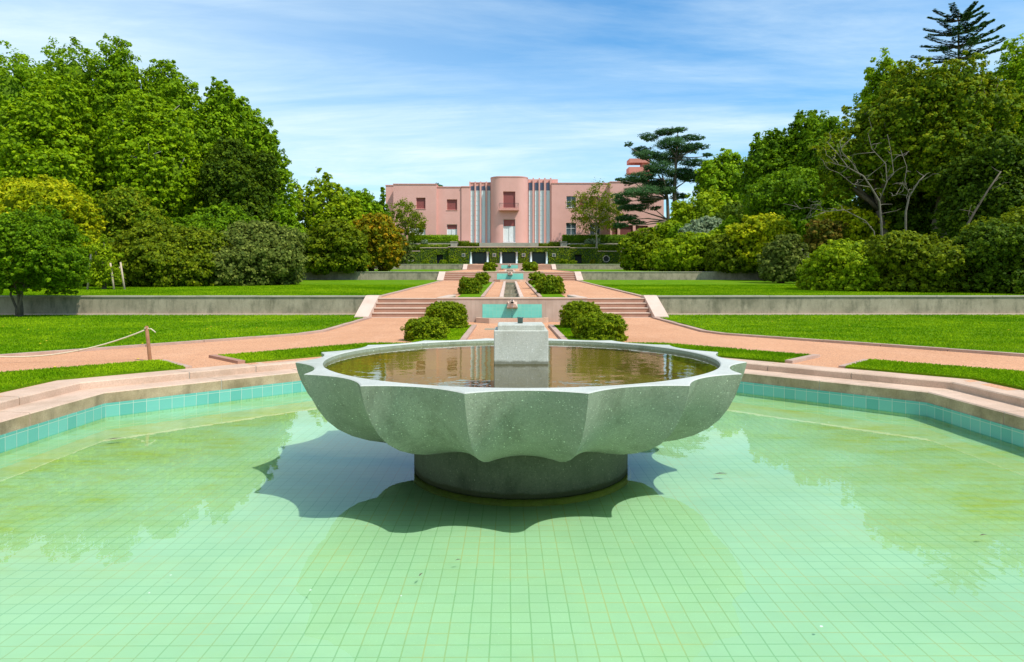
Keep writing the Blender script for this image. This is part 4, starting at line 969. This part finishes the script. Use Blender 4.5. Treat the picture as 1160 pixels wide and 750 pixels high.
for (a,b,t_,Y,l) in ((1215,1380,60,50,'green tree just outside the right frame edge'),(1370,1560,90,54,'green tree far outside the right frame edge'),(1215,1400,240,31,'shrubby tree beyond the right frame edge')):
    plant('tree',l,'tree',a,b,t_,325,Y,'green',.006*Y,2.4,14,GR,clump=.16)
# staked conifer
def staked():
    t=plant('young_conifer','small yellow-green conifer tied to wooden stakes on the middle left lawn','tree',98,136,265,326,32,'lime',.10,2.6,14,None,lobes=lambda w,d,h:[(0,0,-h*.55,w*.95,d,h*.42),(0,0,-.1*h,w*.75,d*.75,h*.4),(0,0,h*.35,w*.5,d*.5,h*.36),(0,0,h*.75,w*.22,d*.22,h*.25)]+[(w*.8*math.cos(k*1.9),d*.8*math.sin(k*1.9),h*(-.7+k*.13),w*.35,d*.35,h*.12) for k in range(10)],core=.5,clump=.3)
    for (a,b,c,d,l) in((99,103,288,327,'thin wooden stake left of the young conifer'),(125,129.5,298,327.5,'wooden stake in front of the young conifer'),(136.5,141.5,297,327,'rightmost wooden stake beside the young conifer')):
        Y=31.6; p=at(a,c,Y) ; q=at(b,d,Y); q.z=gz(Y)-.05
        if b<110: p,q=at(103,c,Y),at(99,d,Y); q.z=gz(Y)-.05
        m=MB(); m.tube([q,p],[.045,.038],8); m.tube([p+Vector((0,-.05,-.25)),p+Vector((0,.05,-.25))],[.05,.05],8); m.build('stake',M['stake'],label=l,cat='stake',group='stakes round the young conifer',org=tuple(q))
staked()
# ------------------------------------------------------------------ right woods
plant('tree','bright broad-leaved tree right of the cedar','tree',788,850,158,290,92,'fresh',None,3.4,14,GR,gzv=6)
plant('tree','green horse chestnut left half of the right skyline','tree',838,908,132,300,66,'green',None,3.4,18,GR,clump=.15,small=.34)
plant('tree','taller green horse chestnut beside the bare-limbed tree','tree',878,972,110,300,64,'green',None,3.4,20,GR,clump=.15,small=.34)
plant('tree','bright green tree top behind the big brown-green tree','tree',972,1052,71,300,62,'bright',None,3.2,16,GR,clump=.16)
plant('tree','bright green tree at the far right frame edge','tree',1122,1230,10,300,48,'bright',None,3.2,18,GR,clump=.15)
plant('tree','big brown-green tree with drooping foliage, upper crown','tree',985,1150,52,245,43,'rust',.20,3.0,30,GR,clump=.14,small=.30,main=.62,rag=.22,vis=True)
plant('tree','brown-green tree leaning over the yellow shrub','tree',925,1060,108,240,45,'rust',.21,1.9,26,GR,clump=.16,core=.45,small=.30,main=.6,rag=.3,vis=True)
plant('tree','dark tree under the big brown-green crown at the right edge','tree',1060,1200,150,300,38,'dark',.19,3.2,22,GR,clump=.15,small=.34)
plant('tree','dim green tree in the shade between the trunks','tree',960,1090,190,310,47,'dark',None,3.0,14,GR)
plant('tree','dark green tree filling the gap behind the yellow shrubs','tree',840,960,185,290,60,'green',None,3.2,14,GR)
plant('olive_tree','grey-olive tree below the cedar','tree',762,832,208,290,84,'lime',None,2.6,14,GR,gzv=6,rag=.2)
plant('shrub','deep green mass behind the olive tree','shrub',800,870,225,290,76,'dark',None,3,12,GRs)
plant('shrub','dome shaped dark and yellow shrub at the left end of the right shrubs','shrub',700,752,258,306,62,'box',None,3.6,12,GRs,clump=.15)
plant('shrub','big mounded yellow-green shrub, second of the right shrubs','shrub',736,838,262,308,56,'lime',None,3.6,16,GRs,clump=.15)
plant('shrub','small bright shrub behind the domed shrub','shrub',738,776,248,285,67,'lime',None,3.2,8,GRs)
plant('shrub','dark green round shrub between bright and silver shrubs','shrub',755,778,250,282,65,'fresh',None,3.4,8,GRs)
plant('silver_shrub','broad silver-grey shrub among the right shrubs','shrub',770,822,245,282,64,'silver',None,3.2,12,GRs)
plant('shrub','round fresh green shrub right of the silver shrub','shrub',806,842,247,285,61,'fresh',None,3.4,8,GRs)
plant('yellow_shrub','golden-leaved shrub over the middle of the right lawn','shrub',828,902,242,302,50,'yellow',None,3.0,14,GRs)
plant('shrub','olive-green upright shrub between golden and grey shrubs','shrub',800,868,258,309,50.8,'olive',None,3.4,12,GRs)
plant('shrub','grey-red twiggy shrub in front of the golden shrub','shrub',858,915,266,318,42,'grey',None,2.6,12,GRs,vis=True)
plant('yellow_shrub','tall golden shrub under the bare limbs','shrub',915,1002,225,300,46,'yellow',None,2.8,14,GRs)
plant('red_shrub','red-leaved shrub between the two golden shrubs','shrub',912,958,244,290,44,'red',None,2.2,10,GRs)
plant('shrub','large front shrub with yellowish top at the back of the right lawn','shrub',905,1010,272,334,31,'lime',None,3.4,16,GRs,clump=.14)
plant('shrub','widest olive shrub at the back of the right lawn','shrub',975,1098,258,336,30,'olive',None,3.6,18,GRs,clump=.14)
plant('shrub','shaded dark green shrub mass at the right frame edge','shrub',1075,1220,245,337,28.5,'dark',None,3.6,18,GRs,clump=.14)
plant('shrub','yellow flecked shrub high at the right frame edge','shrub',1100,1200,236,300,32,'olive',None,2.6,12,GRs)
# cedar: flat layered plates on two trunks
def cedar():
    Y=96
    c=at(752,282,Y); g_=6.0
    root=thing('cedar','dark blue-green cedar with flat layered branches and two trunks beside the house tower','tree',(c.x,Y,g_))
    rs=random.Random(4); m=MB(); L=[]
    def W(px,py,dy=0): v=at(px,py,Y+dy); return Vector((v.x-c.x,dy,v.z-g_))
    t1=[Vector((W(764,280).x,0,0)),W(765,250),W(764,215),W(766,180),W(768,148)]; t2=[Vector((W(756,280).x,0,0)),W(757,250),W(756,225),W(752,205),W(748,192)]
    m.tube(t1,[.42,.36,.28,.18,.05],8); m.tube(t2,[.3,.26,.2,.14,.05],8)
    plates=[(768,147,9),(752,150,10),(784,157,10),(738,156,9),(793,166,8),(758,161,14),(776,170,14),(724,170,9),(710,164,5),(735,176,13),(800,176,6),(755,178,16),(786,184,12),(742,190,14),(765,196,16),(726,200,12),(780,202,12),(712,207,10),(745,209,14),(703,203,5),(722,217,14),(757,216,12),(706,228,10),(735,226,12),(718,236,13),(700,222,6),(712,246,10),(742,236,6),(704,256,7),(722,252,8),(770,222,8)]
    for (px,py,w) in plates:
        dy=rs.uniform(-3.5,3.5); p=W(px,py,dy); ww=w*Y/F
        for z_ in range(4):
            f_=rs.uniform(.4,.75); L.append((p.x+rs.uniform(-.6,.6)*ww,p.y+rs.uniform(-.6,.6)*ww,p.z+rs.uniform(-.18,.18)*ww,ww*f_*1.25,ww*f_*1.25,ww*.24))
        t=t1 if (px>745 or py<160) else t2
        st=min(t[1:],key=lambda q:abs(q.z-(p.z-1.2))) ; st=Vector(st); m.tube(limb_path(st,p-Vector((0,0,.15)),rs,4,.12),[.14,.11,.08,.06,.03],6)
    me=make_crown(L,.21,6.0,M['leaf_cedar'],9,clump=.50,core=0,up=.6,flatten=.45,rag=.35,shape=.8,fill=.45,maxn=120000)
    o=bpy.data.objects.new('crown',me); COL.objects.link(o); o.parent=root
    tr=m.build('trunk',M['bark']); tr.parent=root
cedar()
def norfolk(label,px,pytop,pyb,halfw,Y,name='norfolk_pine'):
    c=at(px,pytop,Y); b=at(px,pyb,Y); g_=gz(Y) if Y<104 else 7; root=thing(name,label,'tree',(c.x,Y,g_)); rs=random.Random(2); m=MB(); Hh=c.z-g_
    m.tube([(0,0,0),(0,0,Hh*.5),(0,0,Hh)],[.4,.25,.04],8); P=[];N=[];FR=[]
    n=max(4,int((pyb-pytop)/14)); 
    for i in range(n):
        z=Hh-(Hh-(b.z-g_))*(i+.75)/n; L_=halfw*Y/F*(.62+.38*min(1,i/2))
        for k in range(8 if Y<100 else 6):
            a=2*PI*k/8+i*.4+rs.uniform(-.15,.15); le=L_*rs.uniform(.85,1.1); d=Vector((math.cos(a),math.sin(a),0)); pts=[Vector((0,0,z))+d*le*t+Vector((0,0,le*((.22-.02*i)*t*t+(.14-.05*i)*t))) for t in(0,.25,.5,.75,1)]
            m.tube(pts,[.07,.05,.04,.03,.015],5)
            side=Vector((-d.y,d.x,0))
            for q in range(300):
                t=rs.uniform(.15,1); j=min(3,int(t*4)); p=pts[j].lerp(pts[j+1],t*4-j); u=rs.uniform(-1,1)*.14*le*(1.1-t*.5)
                pp=p+side*u+Vector((0,0,abs(u)*.4+rs.uniform(-.03,.05))); P.append(pp[:]); N.append((side.x*.3*rs.uniform(-1,1),side.y*.3,1)); FR.append((d+side*(1.2 if u>0 else -1.2))[:])
    P=np.array(P);N=np.array(N);N/=np.linalg.norm(N,axis=1,keepdims=True)
    rg=np.random.default_rng(3); me=leaf_mesh('crown',P,N,.40*Y/70,rg.uniform(0,1,len(P)),M['leaf_cedar'],.8,None,flatrow=np.cross(np.array(FR),N))
    o=bpy.data.objects.new('crown',me); COL.objects.link(o); o.parent=root; tr=m.build('trunk',M['bark']); tr.parent=root
norfolk('tall norfolk island pine rising above the right trees, with tiers of upswept branches',1086,13,70,44,66)
plant('distant_conifer','tiny distant conifer tip above the left roof of the house','tree',490,503,203,235,150,'cedar',.35,2.2,6,gzv=8,core=.4,rag=.3)
# bare grey limbs in front of the right wood
def bare(label,Y,segs,g_=None,name='bare_tree',mat='greybark',k=.5):
    base=at(segs[0][0][0],segs[0][0][1],Y); gq=gz(Y) if g_ is None else g_
    root=thing(name,label,'tree',(base.x,Y,gq)); m=MB(); rs=random.Random(6); k_=k
    for si,s in enumerate(segs):
        pts=[]; 
        for i,q in enumerate(s[:-2] if False else s[0:]):
            if len(q)==2:
                v=at(q[0],q[1],Y); pts.append(Vector((v.x-base.x,rs.uniform(-.25,.25)*(1 if i else 0),v.z-gq)))
        r0,r1=s[-1] if len(s[-1])==2 and s[-1][0]<2 else (.1,.03)
        if s[-1][0]<2: pts=pts[:-1]
        if si==0: pts[0].z=-.1
        n=len(pts); m.tube(pts,[k_*(r0+(r1-r0)*i/(n-1)) for i in range(n)],7)
        for i in range(1,n):
            for k in range(2):
                a=pts[i].lerp(pts[i-1],rs.random()*.8); e=a+Vector((rs.uniform(-1,1),rs.uniform(-.8,.8),rs.uniform(-.1,1)))*rs.uniform(.4,1.1); m.tube(limb_path(a,e,rs,3,.3),[.022,.017,.012,.005],4)
    o=m.build('limb',M[mat]); o.parent=root
bare('bare pale grey tree with forking leafless limbs in front of the right wood',36,[
 [(1002,310),(1000,250),(996,228),(985,212),(975,200),(962,190),(950,176),(938,160),(.13,.035)],
 [(985,212),(968,208),(950,196),(936,190),(.06,.02)],
 [(975,200),(966,184),(955,172),(952,160),(.06,.02)],
 [(962,190),(948,186),(938,178),(.04,.015)],
 [(996,228),(1004,206),(1001,186),(990,168),(985,150),(.07,.02)],
 [(1004,206),(1014,196),(1010,170),(1006,152),(.05,.02)]])
bare('pale crooked trunk standing in the shade at the right of the bare tree',37,[
 [(1026,300),(1028,240),(1030,222),(1040,205),(1044,200),(.13,.05)],[(1030,222),(1022,205),(1025,190),(1021,170),(.05,.02)],[(1010,222),(1016,221),(1024,208),(1030,222),(.04,.04)]])
bare('low arching dead branch above the right lawn shrubs',37,[
 [(995,290),(992,262),(980,250),(955,238),(935,240),(915,235),(895,238),(.07,.02)],[(935,240),(920,246),(905,250),(.04,.012)],[(935,240),(930,232),(915,226),(.03,.01)]],name='dead_branch')
bare('slanting dark trunk at the far right under the trees',35,[[(1092,320),(1094,262),(1104,240),(1118,215),(1130,195),(.16,.06)]],mat='bark')
# ------------------------------------------------------------------ rope and posts
pA=at(170,408.7,10.63); pA.z=.41; tA=at(166,369.6,10.60)
pB=Vector((-9.75,10.2,.41))
posts=[]
for p,t,l in((pA,tA,'slim brown wooden post leaning slightly, holding the rope by the gravel path'),(pB,Vector((-9.75,10.2,.97)),'brown wooden post at the left end of the rope')):
    m=MB(); m.tube([p+Vector((0,0,-.1)),p,t,t+Vector((0,0,.004))],[.030,.030,.026,.020],12); m.build('rope_post',M['wood'],label=l,cat='post',group='rope posts by the path',org=tuple(p))
m=MB(); a_=tA+Vector((0,0,-.05)); b_=Vector((-9.75,10.2,.90)); pts=[]
for i in range(25):
    t=i/24; q=a_.lerp(b_,t); q.z-=1.72*t*(1-t)*.96*(1 if True else 0); q.z=max(q.z,.43); pts.append(q)
m.tube(pts,.011,6); m.tube([a_+Vector((0,-.03,.02)),a_+Vector((-.03,0,.02)),a_+Vector((0,.03,.02)),a_+Vector((.03,0,.02)),a_+Vector((0,-.03,.02))],.012,6)
m.tube([a_+Vector((.02,0,.0)),a_+Vector((.07,0,.01)),a_+Vector((.13,-.01,-.03)),a_+Vector((.15,-.01,-.05))],.010,6)
m.build('rope',M['rope'],label='sagging pale rope strung from the wooden post to the left frame edge',cat='rope',org=tuple(a_))
# drain cover and bits on the gravel
p=at(556,373.5,0.1); m=MB(); Y=742*1.3/55.; x=at(556,0,Y).x; m.box(x-.16,x+.16,Y-.25,Y+.25,.401,.408)
m.build('drain_cover',M['retain'],label='small grey drain cover in the gravel left of the spout trough',cat='drain cover',org=(x,Y,.4))
# ------------------------------------------------------------------ grass blades and dandelions
def inpoly(P,poly):
    n=len(poly); c=np.zeros(len(P),bool)
    for i in range(n):
        x0,y0=poly[i];x1,y1=poly[(i+1)%n]; cond=((y0>P[:,1])!=(y1>P[:,1])); xx=(x1-x0)*(P[:,1]-y0)/((y1-y0)+1e-12)+x0; c^=cond&(P[:,0]<xx)
    return c
def grass():
    rs=np.random.default_rng(5); PP=[]
    for poly,z,k in grass_regions:
        a=np.array(poly); x0,x1=max(a[:,0].min(),-20),min(a[:,0].max(),20); y0,y1=max(a[:,1].min(),5.0),min(a[:,1].max(),24.4)
        if x1<=x0 or y1<=y0: continue
        A=(x1-x0)*(y1-y0); N=int(A*(2600 if k=='ring' else 900)); P=np.stack([rs.uniform(x0,x1,N),rs.uniform(y0,y1,N)],1); P=P[inpoly(P,poly)]
        if k=='big': P=P[rs.uniform(0,1,len(P))<np.clip((11.5/P[:,1])**2,0,1)*1.0]
        sc=.8 if k=='big' else .8
        PP.append(np.column_stack([P,np.full(len(P),z-.004),np.full(len(P),sc)]))
    for s in (-1,1):
        N=110000; Q=np.stack([s*rs.uniform(5.15,24,N),24.75+14*rs.uniform(0,1,N)**1.5],1); zq=1.05+(Q[:,1]-24.6)*.0265+.026; PP.append(np.column_stack([Q,zq,np.full(N,.85)]))
    P=np.vstack(PP); n=len(P); a=rs.uniform(0,2*PI,n); hgt=(.018+.024*rs.random(n))*P[:,3]*(1+.35*(P[:,1]>12)); wd=.0055+.00065*P[:,1]; ln=rs.normal(size=(n,2))*.018
    dx,dy=np.cos(a)*wd,np.sin(a)*wd
    V=np.stack([np.column_stack([P[:,0]-dx,P[:,1]-dy,P[:,2]]),np.column_stack([P[:,0]+dx,P[:,1]+dy,P[:,2]]),np.column_stack([P[:,0]+ln[:,0],P[:,1]+ln[:,1],P[:,2]+hgt])],1).reshape(-1,3)
    me=bpy.data.meshes.new('grass'); me.vertices.add(3*n); me.vertices.foreach_set('co',V.astype(np.float32).ravel()); me.loops.add(3*n); me.loops.foreach_set('vertex_index',np.arange(3*n,dtype=np.int32)); me.polygons.add(n); me.polygons.foreach_set('loop_start',np.arange(n,dtype=np.int32)*3); me.polygons.foreach_set('loop_total',np.full(n,3,np.int32))
    nz=np.array([mnoise.noise(Vector((p[0]*1.3,p[1]*1.3,0))) for p in P]); nz2=np.array([mnoise.noise(Vector((p[0]*.28+9,p[1]*.28,3))) for p in P]); t=np.clip(.42+nz*.55+nz2*.75+rs.normal(size=n)*.18,0,1)
    at_=me.attributes.new('tint','FLOAT','FACE'); at_.data.foreach_set('value',t.astype(np.float32)); me.materials.append(M['blade']); me.update(calc_edges=True)
    o=bpy.data.objects.new('grass',me); COL.objects.link(o); tag(o,'short mown grass growing on the lawns','grass',kind='stuff'); print('blades',n)
grass()
rs2=random.Random(11)
pm=MB(); pm.face([(-.009,-.004,0),(0,-.008,0),(.010,-.002,0),(.007,.007,0),(-.004,.007,0)]); pet=pm.build('floating_petal',M['white'],label='tiny pale petal floating on the pool water',cat='petal',group='petals floating on the pool'); pet.location=(-1.2,3.6,.003); pet.scale=(.7,.7,1)
for k in range(13):
    a=rs2.uniform(0,2*PI); rr_=rs2.uniform(1.6,4.9); x,y=rr_*math.cos(a),6.08+rr_*math.sin(a)
    if abs(y-3.1)<.1 or y<2.6: y=rs2.uniform(3,8)
    if math.hypot(x,y-6.08)<1.3: continue
    o=pet.copy(); COL.objects.link(o); o.location=(x,y,.003); o.rotation_euler=(0,0,rs2.uniform(0,6.28)); s_=rs2.uniform(.4,.9); o.scale=(s_,s_,1)
lm=MB(); lm.face([(-.05,0,0),(-.01,-.012,.004),(.04,-.006,.002),(.06,.004,0),(.0,.013,.005)]); lf=lm.build('floating_leaf',M['bark'],label='narrow brown dead leaf floating on the pool near the left tile band',cat='leaf',group='dead leaves on the pool'); lf.location=(-4.35,7.05,.004); lf.rotation_euler=(0,0,.5); lf.scale=(1.6,1.6,1)
for (x,y,a,s_,l) in ((1.75,5.75,.1,1.2,'thin dead twig-like leaf floating right of the fountain drum'),(3.05,4.35,.2,.6,'dead leaf floating at the right of the pool'),(-.62,3.78,1.2,.45,'small brown leaf speck on the water in front of the fountain'),(-.42,3.98,.4,.4,'round brown speck on the water just beyond the bowl shadow')):
    o=lf.copy(); COL.objects.link(o); o.location=(x,y,.004); o.rotation_euler=(0,0,a); o.scale=(s_,s_,1); o['label']=l
dm=MB(); dm.lathe([(.001,.0),(.018,.004),(.020,.010),(.001,.014)],0,0,seg=8); dd=dm.build('dandelion',M['yellowfl'],label='tiny yellow dandelion flower in the lawn',cat='flower',group='dandelions in the lawns'); dd.location=(-9.6,13.5,.46)
for k in range(22):
    s_=rs2.choice((-1,-1,1)); x,y=s_*rs2.uniform(6,16),rs2.uniform(15.5,24)
    o=dd.copy(); COL.objects.link(o); o.location=(x,y,.462)
for (x,y) in ((-5.95,10.35),(-6.6,9.4),(-9.3,12.9),(-7.3,12.9)):
    o=dd.copy(); COL.objects.link(o); o.location=(x,y,.462)
# ------------------------------------------------------------------ world, sun, camera
ELEV=55.5; az=(.78,-.63); SV=Vector((az[0]*math.cos(R(ELEV)),az[1]*math.cos(R(ELEV)),math.sin(R(ELEV)))).normalized()
w=bpy.data.worlds.new('World'); scn.world=w; w.use_nodes=True; nt=w.node_tree; nt.nodes.clear()
class WT(NT):
    def __init__(s,t): s.t=t; s.n=t.nodes; s.l=t.links
W_=WT(nt); out=nt.nodes.new('ShaderNodeOutputWorld'); bg=nt.nodes.new('ShaderNodeBackground')
sky=nt.nodes.new('ShaderNodeTexSky'); sky.sky_type='NISHITA'; sky.sun_disc=False; sky.sun_elevation=R(ELEV); sky.sun_rotation=math.atan2(az[0],az[1]); sky.air_density=1.25; sky.dust_density=.6; sky.ozone_density=2.2
tc=nt.nodes.new('ShaderNodeTexCoord'); sp=W_.node('ShaderNodeSeparateXYZ'); nt.links.new(tc.outputs['Generated'],sp.inputs[0])
zz=W_.math('ADD',W_.math('MAXIMUM',sp.outputs[2],0.0),.10); u=W_.math('DIVIDE',sp.outputs[0],zz); v=W_.math('DIVIDE',sp.outputs[1],zz)
cv=W_.node('ShaderNodeCombineXYZ'); W_.set(cv.inputs[0],u); W_.set(cv.inputs[1],v)
mp=W_.node('ShaderNodeMapping'); nt.links.new(cv.outputs[0],mp.inputs[0]); mp.inputs['Rotation'].default_value=(0,0,R(24)); mp.inputs['Scale'].default_value=(.30,.85,1); mp.inputs['Location'].default_value=(1.3,.4,0)
n1=W_.noise(1.0,9,.60,vec=mp.outputs[0],dist=.5); n2=W_.noise(.42,4,.5,vec=mp.outputs[0])
n3=W_.noise(3.2,8,.68,vec=mp.outputs[0],dist=1.0); c1=W_.math('MULTIPLY',W_.ramp(n1,.40,.62),W_.math('MULTIPLY_ADD',W_.ramp(n3,.30,.66),.6,.4)); c2=W_.ramp(n2,.34,.66)
cl=W_.math('MULTIPLY',c1,W_.math('MULTIPLY_ADD',c2,.70,.42))
lowz=W_.math('SUBTRACT',1.0,W_.math('MULTIPLY',sp.outputs[2],3.0),clamp=True); cl=W_.math('ADD',cl,W_.math('MULTIPLY',lowz,.34))
rt=W_.math('MULTIPLY_ADD',sp.outputs[0],-.55,.10,clamp=True); cl=W_.math('ADD',cl,rt,clamp=True); cl=W_.math('MULTIPLY',cl,.92)
skc=W_.mix(1.0,sky.outputs[0],(.50,.92,1.16),'MULTIPLY')
col=W_.mix(cl,skc,(5.3,6.35,6.9))
nt.links.new(col,bg.inputs[0]); bg.inputs[1].default_value=.15; nt.links.new(bg.outputs[0],out.inputs[0])
sl=bpy.data.lights.new('sun','SUN'); sl.energy=4.2; sl.angle=R(.53); sl.color=(1,.955,.88); so=bpy.data.objects.new('sun',sl); COL.objects.link(so); so.rotation_euler=SV.to_track_quat('Z','Y').to_euler()
so.location=(20,-20,60)
cd=bpy.data.cameras.new('camera'); cam=bpy.data.objects.new('camera',cd); COL.objects.link(cam); cam.location=(CAMX,0,CAMZ); cam.rotation_euler=(R(90),0,-YAW)
cd.sensor_width=36; cd.sensor_fit='HORIZONTAL'; cd.lens=F*36/1160; cd.shift_y=-(375-HOR)/1160; cd.clip_start=.05; cd.clip_end=3000
scn.camera=cam
scn.view_settings.view_transform='Standard'; scn.view_settings.look='None'; scn.view_settings.exposure=0.18; scn.view_settings.gamma=1
scn.cycles.max_bounces=8; scn.cycles.diffuse_bounces=3; scn.cycles.glossy_bounces=3; scn.cycles.transparent_max_bounces=12; scn.cycles.transmission_bounces=4
